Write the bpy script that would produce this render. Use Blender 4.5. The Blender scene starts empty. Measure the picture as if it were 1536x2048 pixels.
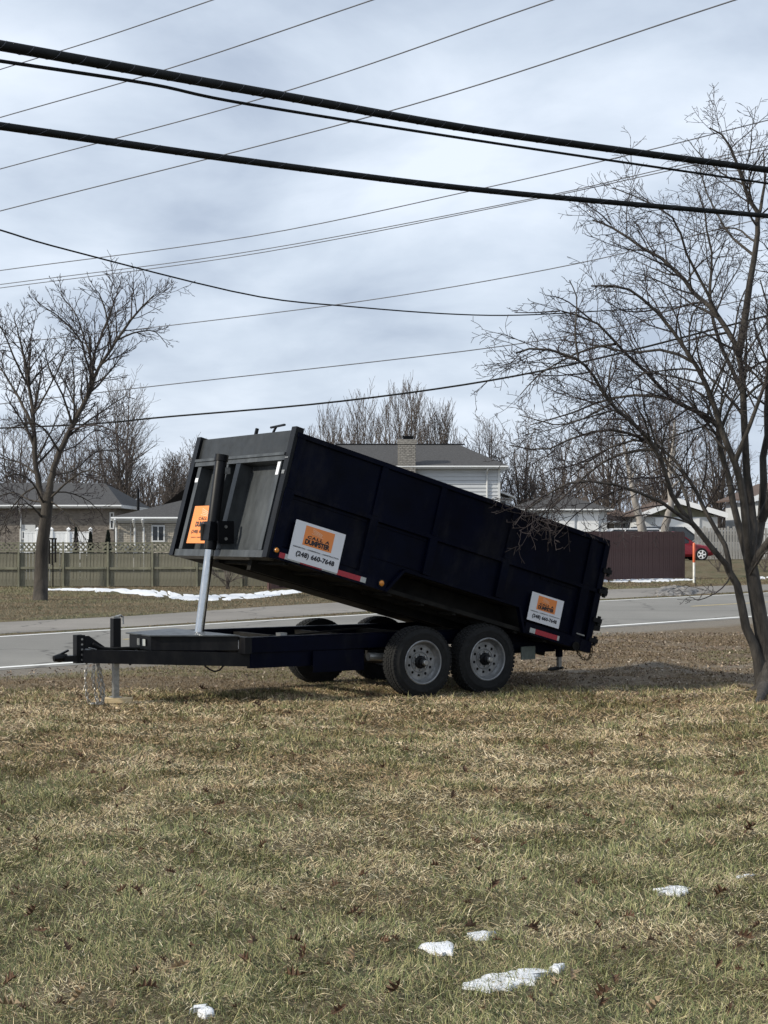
import bpy, bmesh, math, random
import numpy as np
from mathutils import Vector, Matrix
random.seed(7); RN = np.random.RandomState(11)
sc = bpy.context.scene
col = sc.collection
PI = math.pi
# ------------------------------------------------------------------ camera, sky, sun, exposure
F, HZ, CH = 3300.0, 1075.0, 1.733          # focal length in photo pixels, horizon row, camera height
cd = bpy.data.cameras.new('camera'); cam = bpy.data.objects.new('camera', cd); col.objects.link(cam)
cam.location = (0, 0, CH); cam.rotation_euler = (PI/2, 0, 0)
cd.sensor_fit = 'VERTICAL'; cd.sensor_height = 36; cd.sensor_width = 27
cd.lens = F*36/2048; cd.shift_y = (HZ-1024)/2048
cd.clip_start = .1; cd.clip_end = 3000
sc.camera = cam
SUN_DIR = Vector((-.93, -.38, .62)).normalized()     # towards the sun
sun_el = math.asin(SUN_DIR.z); sun_az = math.atan2(SUN_DIR.x, SUN_DIR.y)
w = bpy.data.worlds.new('World'); sc.world = w; w.use_nodes = True
def build_world():
    nt = w.node_tree; N = nt.nodes; L = nt.links; N.clear()
    out = N.new('ShaderNodeOutputWorld'); bg = N.new('ShaderNodeBackground'); bg.inputs['Strength'].default_value = .1
    sky = N.new('ShaderNodeTexSky'); sky.sky_type = 'NISHITA'; sky.sun_disc = False
    sky.sun_elevation = sun_el; sky.sun_rotation = sun_az; sky.dust_density = 2.0
    tc = N.new('ShaderNodeTexCoord'); sep = N.new('ShaderNodeSeparateXYZ'); L.new(tc.outputs['Generated'], sep.inputs[0])
    def m(op, a, b=None, c=None):
        n = N.new('ShaderNodeMath'); n.operation = op
        for i, v in enumerate((a, b, c)):
            if v is None: continue
            if isinstance(v, (int, float)): n.inputs[i].default_value = v
            else: L.new(v, n.inputs[i])
        return n.outputs[0]
    zz = m('ADD', m('MAXIMUM', sep.outputs[2], 0.0), .42)
    cx = m('DIVIDE', sep.outputs[0], zz); cy = m('DIVIDE', sep.outputs[1], zz)
    cmb = N.new('ShaderNodeCombineXYZ'); L.new(cx, cmb.inputs[0]); L.new(cy, cmb.inputs[1])
    def noise(scale, detail, rough, dist, off):
        mp = N.new('ShaderNodeMapping'); mp.inputs['Location'].default_value = off; mp.inputs['Scale'].default_value = (1.0, 1.35, 1)
        L.new(cmb.outputs[0], mp.inputs[0])
        n = N.new('ShaderNodeTexNoise'); n.inputs['Scale'].default_value = scale; n.inputs['Detail'].default_value = detail
        n.inputs['Roughness'].default_value = rough; n.inputs['Distortion'].default_value = dist
        L.new(mp.outputs[0], n.inputs['Vector']); return n.outputs['Fac']
    n1 = noise(3.6, 7, .52, .25, (3.1, 1.7, 0)); n2 = noise(1.7, 3, .5, .1, (7.3, 4.2, 0))
    mixn = m('ADD', m('MULTIPLY', n1, .65), m('MULTIPLY', n2, .35))
    r = N.new('ShaderNodeValToRGB'); L.new(mixn, r.inputs[0])
    e = r.color_ramp.elements
    e[0].position = .38; e[0].color = (.335, .375, .445, 1)
    e[1].position = .63; e[1].color = (.60, .63, .68, 1)
    k = e.new(.50); k.color = (.46, .50, .56, 1)
    mul = N.new('ShaderNodeMix'); mul.data_type = 'RGBA'; mul.blend_type = 'MULTIPLY'; mul.inputs[0].default_value = 1
    L.new(r.outputs[0], mul.inputs[6]); mul.inputs[7].default_value = (10.3, 10.75, 11.2, 1)
    mx = N.new('ShaderNodeMix'); mx.data_type = 'RGBA'; mx.inputs[0].default_value = .93
    L.new(sky.outputs[0], mx.inputs[6]); L.new(mul.outputs[2], mx.inputs[7])
    L.new(mx.outputs[2], bg.inputs['Color']); L.new(bg.outputs[0], out.inputs['Surface'])
build_world()
sd = bpy.data.lights.new('sun', 'SUN'); sun = bpy.data.objects.new('sun', sd); col.objects.link(sun)
sd.energy = 3.0; sd.angle = math.radians(2.5); sd.color = (1.0, .93, .80)
sun.rotation_euler = (-SUN_DIR).to_track_quat('-Z', 'Y').to_euler(); sun.location = (-20, -10, 30)
sc.view_settings.view_transform = 'Standard'; sc.view_settings.look = 'None'
sc.view_settings.exposure = 0.54; sc.view_settings.gamma = 1.0; sc.view_settings.use_curve_mapping = False

# ------------------------------------------------------------------ helpers
def at(px, py, Y): return Vector(((px-768)/F*Y, Y, CH-(py-HZ)/F*Y))
def gp(px, py, z=0.0):
    Y = F*(CH-z)/(py-HZ); return Vector(((px-768)/F*Y, Y, z))
def smooth(a, b, x):
    t = np.clip((x-a)/(b-a), 0, 1); return t*t*(3-2*t)
_vn = {}
def vnoise(x, y, s=1.0, seed=0):
    x = np.asarray(x, float)/s; y = np.asarray(y, float)/s
    if seed not in _vn: _vn[seed] = np.random.RandomState(100+seed).rand(256, 256)
    g = _vn[seed]; xi = np.floor(x).astype(int); yi = np.floor(y).astype(int)
    fx = x-xi; fy = y-yi; fx = fx*fx*(3-2*fx); fy = fy*fy*(3-2*fy)
    a = g[xi % 256, yi % 256]; b = g[(xi+1) % 256, yi % 256]; c = g[xi % 256, (yi+1) % 256]; d = g[(xi+1) % 256, (yi+1) % 256]
    return (a*(1-fx)+b*fx)*(1-fy)+(c*(1-fx)+d*fx)*fy
RA = Vector((-5.1, 21.9)); RD = Vector((.683, .730))          # a point on the near white line, the road's direction
def sdist(x, y): return .730*(x-RA.x)-.683*(y-RA.y)            # metres this side of the near white line
def gh(x, y):
    x = np.asarray(x, float); y = np.asarray(y, float)
    s = sdist(x, y)
    verge = smooth(1.0, 2.5, s)*smooth(17.2, 18.2, y)*(1-smooth(24, 27, y))
    z = verge*(.09*(vnoise(x, y, .9, 1)-.45)+.05*(vnoise(x, y, .28, 2)-.5))
    # the trailer stands on level ground
    flat = np.exp(-((x-.2)**2/9+(y-19.2)**2/1.3)); z = z*(1-np.clip(flat*1.3, 0, 1))
    near = (1-smooth(14.5, 17, y))*.05*(vnoise(x, y, 1.7, 3)-.5)
    rise = .62*smooth(71, 79, y)
    return z+near+rise
def link(name, me, m=None, parent=None):
    o = bpy.data.objects.new(name, me); col.objects.link(o)
    if m is not None and not me.materials: me.materials.append(m)
    if parent is not None: o.parent = parent
    return o
def tag(o, label=None, cat=None, group=None, kind=None):
    if label: o['label'] = label
    if cat: o['category'] = cat
    if group: o['group'] = group
    if kind: o['kind'] = kind
    return o
def empty(name, loc, rz=0, label=None, cat=None, group=None):
    o = bpy.data.objects.new(name, None); col.objects.link(o); o.location = loc; o.rotation_euler = (0, 0, rz)
    o.empty_display_size = .3
    return tag(o, label, cat, group)
class MB:
    def __init__(s): s.v = []; s.f = []
    def add(s, vs, fs):
        n = len(s.v); s.v += [tuple(p) for p in vs]; s.f += [tuple(i+n for i in q) for q in fs]; return s
    def box(s, x0, x1, y0, y1, z0, z1, M=None):
        vs = [Vector(p) for p in ((x0,y0,z0),(x1,y0,z0),(x1,y1,z0),(x0,y1,z0),(x0,y0,z1),(x1,y0,z1),(x1,y1,z1),(x0,y1,z1))]
        if M is not None: vs = [M @ p for p in vs]
        return s.add(vs, [(0,3,2,1),(4,5,6,7),(0,1,5,4),(1,2,6,5),(2,3,7,6),(3,0,4,7)])
    def prism(s, poly, fn):
        """poly: 2D outline; fn(p, k) -> 3D point for side k in (0,1)"""
        n = len(poly); vs = [fn(p, 0) for p in poly]+[fn(p, 1) for p in poly]
        return s.add(vs, [tuple(range(n))[::-1], tuple(range(n, 2*n))]+[(i, (i+1) % n, n+(i+1) % n, n+i) for i in range(n)])
    def bar(s, p, q, w, h=None, up=(0,0,1)):
        p = Vector(p); q = Vector(q); h = h or w; d = (q-p).normalized(); u = Vector(up)
        if abs(d.dot(u)) > .98: u = Vector((1,0,0))
        a = d.cross(u).normalized(); b = a.cross(d)
        vs = [c+a*i*w/2+b*j*h/2 for c in (p, q) for i, j in ((-1,-1),(1,-1),(1,1),(-1,1))]
        return s.add(vs, [(0,1,2,3),(7,6,5,4),(0,4,5,1),(1,5,6,2),(2,6,7,3),(3,7,4,0)])
    def tube(s, pts, rs, n=10, cap=True):
        pts = [Vector(p) for p in pts]
        if not hasattr(rs, '__len__'): rs = [rs]*len(pts)
        base = len(s.v); prev = None
        for i, p in enumerate(pts):
            d = (pts[min(i+1, len(pts)-1)]-pts[max(i-1, 0)]).normalized()
            if prev is None:
                u = Vector((0,0,1)) if abs(d.z) < .9 else Vector((1,0,0)); a = d.cross(u).normalized()
            else: a = (prev-d*prev.dot(d)).normalized()
            prev = a; b = d.cross(a)
            for k in range(n):
                t = 2*PI*k/n; s.v.append(tuple(p+(a*math.cos(t)+b*math.sin(t))*rs[i]))
        for i in range(len(pts)-1):
            for k in range(n):
                j = (k+1) % n; s.f.append((base+i*n+k, base+i*n+j, base+(i+1)*n+j, base+(i+1)*n+k))
        if cap:
            s.f.append(tuple(base+k for k in range(n))[::-1]); s.f.append(tuple(base+(len(pts)-1)*n+k for k in range(n)))
        return s
    def lathe(s, prof, n=48, M=None):
        """prof: (radius, y) pairs turned about the Y axis"""
        base = len(s.v)
        for r, y in prof:
            for k in range(n):
                t = 2*PI*k/n; p = Vector((r*math.cos(t), y, r*math.sin(t))); s.v.append(tuple(M @ p if M is not None else p))
        for i in range(len(prof)-1):
            for k in range(n):
                j = (k+1) % n; s.f.append((base+i*n+k, base+i*n+j, base+(i+1)*n+j, base+(i+1)*n+k))
        return s
    def build(s, name, m=None, parent=None, smooth_=False, fix=True):
        me = bpy.data.meshes.new(name); me.from_pydata(s.v, [], s.f)
        if fix:
            bm = bmesh.new(); bm.from_mesh(me); bmesh.ops.recalc_face_normals(bm, faces=bm.faces); bm.to_mesh(me); bm.free()
        if smooth_:
            me.polygons.foreach_set('use_smooth', [True]*len(me.polygons))
            try: me.set_sharp_from_angle(angle=math.radians(35))
            except Exception: pass
        me.update(); return link(name, me, m, parent)
def np_mesh(name, V, faces, sizes, m=None, parent=None, colors=None, smooth_=False):
    """V (n,3); faces flat loop indices; sizes loops per face"""
    me = bpy.data.meshes.new(name); me.vertices.add(len(V)); me.vertices.foreach_set('co', np.asarray(V, np.float32).ravel())
    me.loops.add(len(faces)); me.loops.foreach_set('vertex_index', np.asarray(faces, np.int32))
    sizes = np.asarray(sizes, np.int32); st = np.concatenate(([0], np.cumsum(sizes)[:-1])).astype(np.int32)
    me.polygons.add(len(sizes)); me.polygons.foreach_set('loop_start', st)
    try: me.polygons.foreach_set('loop_total', sizes)
    except Exception: pass
    if colors is not None:
        ca = me.color_attributes.new('tint', 'FLOAT_COLOR', 'POINT'); c4 = np.ones((len(V), 4), np.float32); c4[:, :3] = colors
        ca.data.foreach_set('color', c4.ravel())
    if smooth_: me.polygons.foreach_set('use_smooth', np.ones(len(sizes), bool))
    me.update(calc_edges=True); me.validate()
    return link(name, me, m, parent)

# ------------------------------------------------------------------ materials
class NT:
    def __init__(s, name):
        s.m = bpy.data.materials.new(name); s.m.use_nodes = True; s.t = s.m.node_tree; s.N = s.t.nodes; s.L = s.t.links
        s.b = s.N['Principled BSDF']
    def i(s, k, v):
        if hasattr(v, 'default_value') or isinstance(v, bpy.types.NodeSocket): s.L.new(v, s.b.inputs[k])
        else: s.b.inputs[k].default_value = v
    def math(s, op, *a):
        n = s.N.new('ShaderNodeMath'); n.operation = op
        for k, v in enumerate(a):
            if isinstance(v, (int, float)): n.inputs[k].default_value = v
            else: s.L.new(v, n.inputs[k])
        return n.outputs[0]
    def noise(s, scale, detail=4, rough=.55, vec=None, stretch=None, dist=0):
        n = s.N.new('ShaderNodeTexNoise'); n.inputs['Scale'].default_value = scale; n.inputs['Detail'].default_value = detail
        n.inputs['Roughness'].default_value = rough; n.inputs['Distortion'].default_value = dist
        if vec is None: vec = s.obj()
        if stretch:
            mp = s.N.new('ShaderNodeMapping'); mp.inputs['Scale'].default_value = stretch; s.L.new(vec, mp.inputs[0]); vec = mp.outputs[0]
        s.L.new(vec, n.inputs['Vector']); return n.outputs['Fac']
    def obj(s):
        if not hasattr(s, '_tc'): s._tc = s.N.new('ShaderNodeTexCoord')
        return s._tc.outputs['Object']
    def pos(s):
        if not hasattr(s, '_g'): s._g = s.N.new('ShaderNodeNewGeometry')
        return s._g.outputs['Position']
    def ramp(s, fac, stops):
        r = s.N.new('ShaderNodeValToRGB'); s.L.new(fac, r.inputs[0]); e = r.color_ramp.elements
        while len(e) < len(stops): e.new(.5)
        for k, (p, c) in enumerate(stops):
            e[k].position = p; e[k].color = (c if hasattr(c, '__len__') else (c,c,c))[:3]+(1,) if hasattr(c, '__len__') else (c,c,c,1)
        return r.outputs[0]
    def mix(s, fac, a, b, blend='MIX'):
        n = s.N.new('ShaderNodeMix'); n.data_type = 'RGBA'; n.blend_type = blend
        for k, v in ((0, fac), (6, a), (7, b)):
            if isinstance(v, (int, float)): n.inputs[k].default_value = v if k == 0 else (v,v,v,1)
            elif isinstance(v, tuple): n.inputs[k].default_value = v if len(v) == 4 else v+(1,)
            else: s.L.new(v, n.inputs[k])
        return n.outputs[2]
    def bump(s, h, strength=.3, dist=.02):
        n = s.N.new('ShaderNodeBump'); n.inputs['Strength'].default_value = strength; n.inputs['Distance'].default_value = dist
        s.L.new(h, n.inputs['Height']); s.L.new(n.outputs[0], s.b.inputs['Normal'])
def mat(name, c, rough=.6, metal=0, var=.25, scale=6, c2=None, stretch=None, bump=0, bscale=None, spec=.5, dist=.01):
    t = NT(name)
    n = t.noise(scale, 5, .6, stretch=stretch)
    lo = tuple(x*(1-var) for x in c); hi = c2 or tuple(min(1, x*(1+var)) for x in c)
    t.i('Base Color', t.ramp(n, [(.3, lo), (.7, hi)])); t.i('Metallic', metal)
    t.i('Roughness', t.ramp(t.noise(scale*2.3, 3), [(.2, max(.03, rough-.1)), (.8, min(1, rough+.1))]))
    t.b.inputs['Specular IOR Level'].default_value = spec
    if bump: t.bump(t.noise(bscale or scale*4, 6, .65, stretch=stretch), bump, dist)
    return t.m
M = {}
M['navy'] = mat('navy_steel_paint', (.0007, .0017, .0085), .42, 0, .4, 3, bump=.08, bscale=5, dist=.01, spec=.07)
M['black'] = mat('black_steel_paint', (.0028, .0032, .0048), .42, 0, .4, 3, bump=.05, bscale=8, spec=.2)
M['front'] = mat('sunlit_black_paint', (.034, .038, .041), .38, 0, .35, 5, c2=(.075, .082, .087), stretch=(1, 1, .35), bump=.05, bscale=8, spec=.3)  # black paint lightened to grey: sunlight on the front put into the colour
M['front_dark'] = mat('less_lit_black_paint', (.016, .018, .019), .4, 0, .35, 5, c2=(.028, .031, .033), spec=.3)  # same black toned down, so the upper board seems to catch less light
M['under'] = mat('dirty_underbody', (.005, .005, .005), .8, 0, .5, 5, c2=(.016, .015, .013), spec=.2)
def dusty(m, k=.35):
    nt = m.node_tree; b = nt.nodes['Principled BSDF']; src = b.inputs['Base Color'].links[0].from_socket
    tc = nt.nodes.new('ShaderNodeTexCoord'); mp = nt.nodes.new('ShaderNodeMapping'); mp.inputs['Scale'].default_value = (1, 1, .4); nt.links.new(tc.outputs['Object'], mp.inputs[0])
    n = nt.nodes.new('ShaderNodeTexNoise'); n.inputs['Scale'].default_value = 2.2; n.inputs['Detail'].default_value = 8; n.inputs['Roughness'].default_value = .7; nt.links.new(mp.outputs[0], n.inputs['Vector'])
    r = nt.nodes.new('ShaderNodeValToRGB'); r.color_ramp.elements[0].position = .52; r.color_ramp.elements[0].color = (0,0,0,1); r.color_ramp.elements[1].position = .78; r.color_ramp.elements[1].color = (k,k,k,1); nt.links.new(n.outputs['Fac'], r.inputs[0])
    mx = nt.nodes.new('ShaderNodeMix'); mx.data_type = 'RGBA'; nt.links.new(r.outputs[0], mx.inputs[0]); nt.links.new(src, mx.inputs[6]); mx.inputs[7].default_value = (.05, .047, .042, 1); nt.links.new(mx.outputs[2], b.inputs['Base Color'])
dusty(M['navy'], .30); dusty(M['black'], .35)
M['chrome'] = mat('chromed_steel', (.55, .56, .57), .18, 1, .06, 9)
M['bare'] = mat('bare_galvanised_steel', (.30, .30, .29), .42, .8, .3, 25)
M['rim'] = mat('silver_painted_rim', (.17, .175, .175), .4, .45, .35, 9, c2=(.30, .305, .31), spec=.5)
M['rubber'] = mat('tyre_rubber', (.004, .0043, .0045), .9, 0, .3, 9, bump=.15, bscale=60, dist=.003)
M['chain'] = mat('zinc_chain', (.34, .32, .29), .45, .7, .4, 40)
M['rust_chain'] = mat('rusty_chain', (.16, .11, .06), .7, .4, .4, 40)
M['white'] = mat('white_vinyl', (.70, .71, .74), .45, 0, .03, 2)
M['orange'] = mat('orange_print', (.78, .25, .06), .45, 0, .04, 2)
M['ink'] = mat('black_ink', (.012, .012, .018), .5, 0, .1, 2)
M['peach'] = mat('pale_print', (.80, .55, .38), .5, 0, .05, 2)
M['tape_red'] = mat('red_reflective_tape', (.36, .02, .035), .35, 0, .15, 30)
M['tape_silver'] = mat('silver_reflective_tape', (.42, .44, .43), .35, .2, .1, 30)
M['amber'] = mat('amber_lens', (.60, .22, .03), .25, 0, .2, 30)
M['pine'] = mat('fresh_pine_wood', (.62, .48, .28), .7, 0, .12, 6, stretch=(1, 8, 8))
M['asphalt'] = None

M['brick'] = mat('pale_brick', (.36, .325, .27), .9, 0, .25, 5, c2=(.52, .475, .40), stretch=(1, 1, 3), bump=.2, bscale=30)
M['mortar'] = mat('mortar', (.20, .185, .165), .95, 0, .1, 6)
M['brick2'] = mat('brown_brick', (.17, .148, .128), .9, 0, .3, 4, c2=(.30, .265, .23), stretch=(1, 1, 3), bump=.2, bscale=30)
M['shingle'] = mat('grey_shingles', (.042, .041, .042), .92, 0, .3, 8, c2=(.068, .066, .066), stretch=(1, 1, 6), bump=.5, bscale=25, dist=.02)
M['shingle_brown'] = mat('brown_shingles', (.085, .058, .046), .92, 0, .25, 8, stretch=(1, 1, 6), bump=.5, bscale=25, dist=.02)
M['siding'] = mat('grey_white_siding', (.50, .52, .54), .6, 0, .04, 1.5)
M['trim'] = mat('white_trim_paint', (.62, .63, .63), .55, 0, .06, 1.2)
M['trim_b'] = mat('bright_white_paint', (.80, .81, .82), .5, 0, .04, 1.2)
M['glass'] = mat('dark_window_glass', (.03, .035, .04), .08, 0, .3, 1)
M['fence'] = mat('weathered_fence_wood', (.145, .140, .100), .9, 0, .4, 2.2, c2=(.235, .22, .165), stretch=(3, 3, .7), bump=.3, bscale=18)
M['lattice'] = mat('mossy_lattice_wood', (.18, .175, .125), .9, 0, .3, 2.5)
M['fence_brown'] = mat('brown_painted_boards', (.070, .036, .032), .8, 0, .2, 3, stretch=(4, 4, .5), bump=.2, bscale=20)
M['fence_grey'] = mat('grey_picket_wood', (.30, .29, .27), .9, 0, .3, 3, stretch=(4, 4, .5))
M['cable'] = mat('black_cable_sheath', (.005, .006, .006), .6, 0, .3, 4, spec=.12)
M['wire'] = mat('grey_wire', (.10, .105, .12), .6, .2, .2, 4)
M['snow'] = mat('melting_snow', (.66, .68, .71), .6, 0, .05, 30, c2=(.86, .87, .89), bump=.8, bscale=60, dist=.015)
M['evergreen'] = mat('dark_evergreen', (.018, .024, .016), .9, 0, .5, 9)
def bark_mat(name, a, b, sc_=7):
    t = NT(name)
    n = t.noise(sc_, 6, .65, stretch=(1, 1, .28)); t.i('Base Color', t.ramp(n, [(.3, a), (.72, b)])); t.i('Roughness', .9)
    t.bump(t.noise(sc_*3, 6, .7, stretch=(1, 1, .22)), .9, .03); return t.m
M['bark'] = bark_mat('grey_bark', (.012, .010, .009), (.10, .088, .075), 9)
M['bark_l'] = bark_mat('brown_bark', (.010, .008, .007), (.085, .071, .056), 3.5)
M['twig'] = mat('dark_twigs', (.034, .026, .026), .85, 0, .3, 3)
M['twig_far'] = mat('hazed_twigs', (.095, .078, .068), .9, 0, .35, .3)  # twig colour lightened to paint in the haze over far trees
M['birch'] = bark_mat('pale_peeling_bark', (.10, .09, .08), (.42, .39, .36), 2.5)
def tint_mat(name, rough=.8, trans=0):
    t = NT(name); a = t.N.new('ShaderNodeVertexColor'); a.layer_name = 'tint'
    t.i('Base Color', a.outputs[0]); t.i('Roughness', rough); t.b.inputs['Specular IOR Level'].default_value = .25
    return t.m
M['blade'] = tint_mat('grass_blade', .75); M['litter'] = tint_mat('dry_litter', .9)
M['leaf'] = mat('brown_oak_leaf', (.075, .038, .018), .75, 0, .45, 30, bump=.3, bscale=60)
M['leaf_tan'] = mat('tan_dry_leaf', (.26, .19, .115), .75, 0, .3, 30, bump=.3, bscale=60)
def ground_mat():
    t = NT('winter_ground'); P = t.pos(); sp = t.N.new('ShaderNodeSeparateXYZ'); t.L.new(P, sp.inputs[0]); x, y, z = sp.outputs
    def nz(s, d=5, r=.6, st=None): return t.noise(s, d, r, vec=P, stretch=st)
    s = t.math('SUBTRACT', t.math('MULTIPLY', t.math('ADD', x, 5.1), .730), t.math('MULTIPLY', t.math('SUBTRACT', y, 21.9), .683))
    # lawns: straw, olive and green thatch
    straw = t.ramp(nz(55, 4, .7), [(.3, (.075, .062, .036)), (.5, (.15, .125, .078)), (.72, (.25, .215, .145))])
    green = t.ramp(nz(50, 4, .7), [(.3, (.030, .036, .018)), (.7, (.10, .105, .055))])
    lf = t.math('ADD', t.math('MULTIPLY', nz(.55, 4, .6), .6), t.math('MULTIPLY', nz(3.2, 4, .6), .4))
    lawn = t.mix(t.ramp(lf, [(.45, 0.0), (.62, 1.0)]), straw, green)
    br = t.ramp(nz(1.1, 5, .65, (1, .45, 1)), [(.5, 0.0), (.68, .8)])
    lawn = t.mix(br, lawn, t.ramp(nz(18, 5, .7), [(.3, (.06, .040, .022)), (.7, (.17, .125, .080))]))
    # dirt verge
    dirt = t.ramp(nz(9, 6, .75), [(.28, (.075, .056, .038)), (.5, (.18, .14, .095)), (.72, (.31, .255, .185))])
    grav = t.ramp(nz(30, 6, .8), [(.25, (.12, .105, .088)), (.55, (.25, .225, .19)), (.8, (.44, .41, .37))])
    gn = nz(.9, 4, .6)
    gs = t.math('SUBTRACT', s, t.math('MULTIPLY', gn, 1.6))
    dirt2 = t.mix(t.ramp(t.math('MULTIPLY', gs, .2), [(.08, 1.0), (.20, 0.0)]), dirt, grav)
    # compacted grey patch behind the trailer's rear
    q = t.math('ADD', t.math('POWER', t.math('DIVIDE', t.math('SUBTRACT', x, 4.2), 4.6), 2.0), t.math('POWER', t.math('DIVIDE', t.math('SUBTRACT', y, 22.0), 1.1), 2.0))
    q = t.math('ADD', q, t.math('MULTIPLY', gn, .7))
    dirt2 = t.mix(t.ramp(q, [(.6, .45), (1.5, 0.0)]), dirt2, grav)
    yb = t.math('ADD', y, t.math('MULTIPLY', t.math('SUBTRACT', nz(1.6, 5, .7), .5), 2.2))
    f = t.ramp(t.math('MULTIPLY', t.math('SUBTRACT', yb, 17.3), .25), [(.05, 0.0), (.55, 1.0)])
    far = t.ramp(t.math('MULTIPLY', s, -.05), [(.2, 0.0), (.26, 1.0)])   # beyond the road: lawn again
    f2 = t.math('MULTIPLY', f, t.math('SUBTRACT', 1.0, far))
    c = t.mix(f2, lawn, dirt2)
    t.i('Base Color', c); t.i('Roughness', .95); t.b.inputs['Specular IOR Level'].default_value = .15
    t.bump(t.math('ADD', nz(40, 6, .75), t.math('MULTIPLY', nz(8, 5, .7), 2.0)), .9, .04)
    return t.m
M['ground'] = ground_mat()
def asph(name, a, b, sc_=1):
    t = NT(name); P = t.pos()
    n = t.noise(.35, 5, .6, vec=P, stretch=(1, .35, 1)); g = t.noise(70*sc_, 3, .8, vec=P)
    t.i('Base Color', t.mix(.35, t.ramp(n, [(.3, a), (.7, b)]), t.ramp(g, [(.25, tuple(x*.5 for x in a)), (.75, tuple(x*1.5 for x in b))])))
    v = t.N.new('ShaderNodeTexVoronoi'); v.feature = 'DISTANCE_TO_EDGE'; v.inputs['Scale'].default_value = .22
    wv = t.N.new('ShaderNodeVectorMath'); wv.operation = 'ADD'; t.L.new(P, wv.inputs[0]); nn_ = t.N.new('ShaderNodeTexNoise'); nn_.inputs['Scale'].default_value = 1.1; nn_.inputs['Detail'].default_value = 6; t.L.new(P, nn_.inputs['Vector']); t.L.new(nn_.outputs['Color'], wv.inputs[1])
    t.L.new(wv.outputs[0], v.inputs['Vector']); base = t.b.inputs['Base Color'].links[0].from_socket
    st = t.ramp(t.noise(.12, 4, .7, vec=P, stretch=(1, 1, 1)), [(.42, .80), (.60, 1.0)])
    base = t.mix(1.0, base, st, 'MULTIPLY'); t.i('Base Color', t.mix(t.ramp(v.outputs['Distance'], [(0.0, .75), (.010, 0.0)]), base, (.05, .047, .042)))
    t.i('Roughness', .9); t.bump(g, .4, .01); return t.m
M['asphalt'] = asph('worn_asphalt', (.17, .165, .15), (.23, .22, .20))
M['path'] = asph('worn_path', (.18, .165, .145), (.25, .23, .205))
def paint_mat(name, c):
    t = NT(name); n = t.noise(6, 6, .75, vec=t.pos()); t.i('Base Color', t.ramp(n, [(.28, tuple(x*.55 for x in c)), (.48, c)])); t.i('Roughness', .7); return t.m
M['line'] = paint_mat('white_road_paint', (.78, .78, .75)); M['yellow'] = paint_mat('yellow_road_paint', (.55, .42, .16))

# ------------------------------------------------------------------ ground, road, path
def axis(parts):
    out = []
    for a, b, n in parts: out += list(np.linspace(a, b, n, endpoint=False))
    return np.array(out+[parts[-1][1]])
gx = axis([(-900, -60, 12), (-60, -14, 24), (-14, 14, 170), (14, 60, 24), (60, 900, 12)])
gy = axis([(-60, 3, 14), (3, 17, 60), (17, 27, 90), (27, 60, 30), (60, 85, 30), (85, 300, 20), (300, 1800, 8)])
GX, GY = np.meshgrid(gx, gy, indexing='ij'); GZ = gh(GX, GY)
nx, ny = GX.shape; idx = np.arange(nx*ny).reshape(nx, ny)
q = np.stack([idx[:-1, :-1], idx[1:, :-1], idx[1:, 1:], idx[:-1, 1:]], -1).reshape(-1, 4)
g = np_mesh('ground', np.stack([GX, GY, GZ], -1).reshape(-1, 3), q.ravel(), np.full(len(q), 4), M['ground'], smooth_=True); tag(g, kind='structure')
def ribbon(name, A, B, z, m, kind='structure'):
    mb = MB(); n = len(A)
    mb.add([(p[0], p[1], z) for p in A]+[(p[0], p[1], z) for p in B], [(i, i+1, n+i+1, n+i) for i in range(n-1)])
    o = mb.build(name, m, fix=False)
    if o.data.polygons[0].normal.z < 0: o.data.flip_normals()
    return tag(o, kind=kind)
def ext(P, a=60, b=90):       # lengthen a polyline at both ends
    P = [Vector((p[0], p[1])) for p in P]
    return [P[0]+(P[0]-P[1]).normalized()*a]+P+[P[-1]+(P[-1]-P[-2]).normalized()*b]
nearL = ext([gp(0, 1336), gp(700, 1288), gp(1210, 1253), gp(1536, 1231)])
farL = ext([gp(0, 1274), gp(600, 1237.5), gp(1210, 1202), gp(1536, 1186)])
def off(P, d):
    out = []
    for i, p in enumerate(P):
        t = (P[min(i+1, len(P)-1)]-P[max(i-1, 0)]).normalized(); out.append(p+Vector((-t.y, t.x))*d)
    return out
ribbon('road', off(nearL, -.35), off(farL, .22), .004, M['asphalt'])
ribbon('near_edge_line', off(nearL, -.085), off(nearL, .085), .008, M['line'])
ribbon('far_edge_line', off(farL, -.07), off(farL, .07), .008, M['line'])
midL = [(a+b)/2 for a, b in zip(nearL, farL)]
seg0 = gp(1383, 1213.0); seg1 = gp(1560, 1203)
dd = (Vector((seg1.x, seg1.y))-Vector((seg0.x, seg0.y))).normalized(); nn = Vector((-dd.y, dd.x))
for k, (a, b) in enumerate(((0, 9.5), (15, 25))):
    s0 = Vector((seg0.x, seg0.y)); A = [s0+dd*a+nn*.06, s0+dd*b+nn*.06]; B = [s0+dd*a-nn*.06, s0+dd*b-nn*.06]
    ribbon('lane_dash', A, B, .008, M['yellow'])
s0 = gp(247, 1279.5); s0 = Vector((s0.x, s0.y)); ribbon('lane_dash', [s0+nn*.05, s0+dd*3+nn*.05], [s0-nn*.05, s0+dd*3-nn*.05], .008, M['yellow'])
pf = ext([gp(-200, 1254), gp(0, 1245), gp(270, 1232), gp(540, 1213), gp(700, 1204), gp(900, 1193), gp(1250, 1178), gp(1536, 1169)], 40, 60)
pn = ext([gp(-200, 1282), gp(0, 1268), gp(270, 1253), gp(540, 1236), gp(700, 1225), gp(900, 1213), gp(1250, 1196), gp(1536, 1181)], 40, 60)
ribbon('footpath', pf, pn, .005, M['path'])

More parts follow.
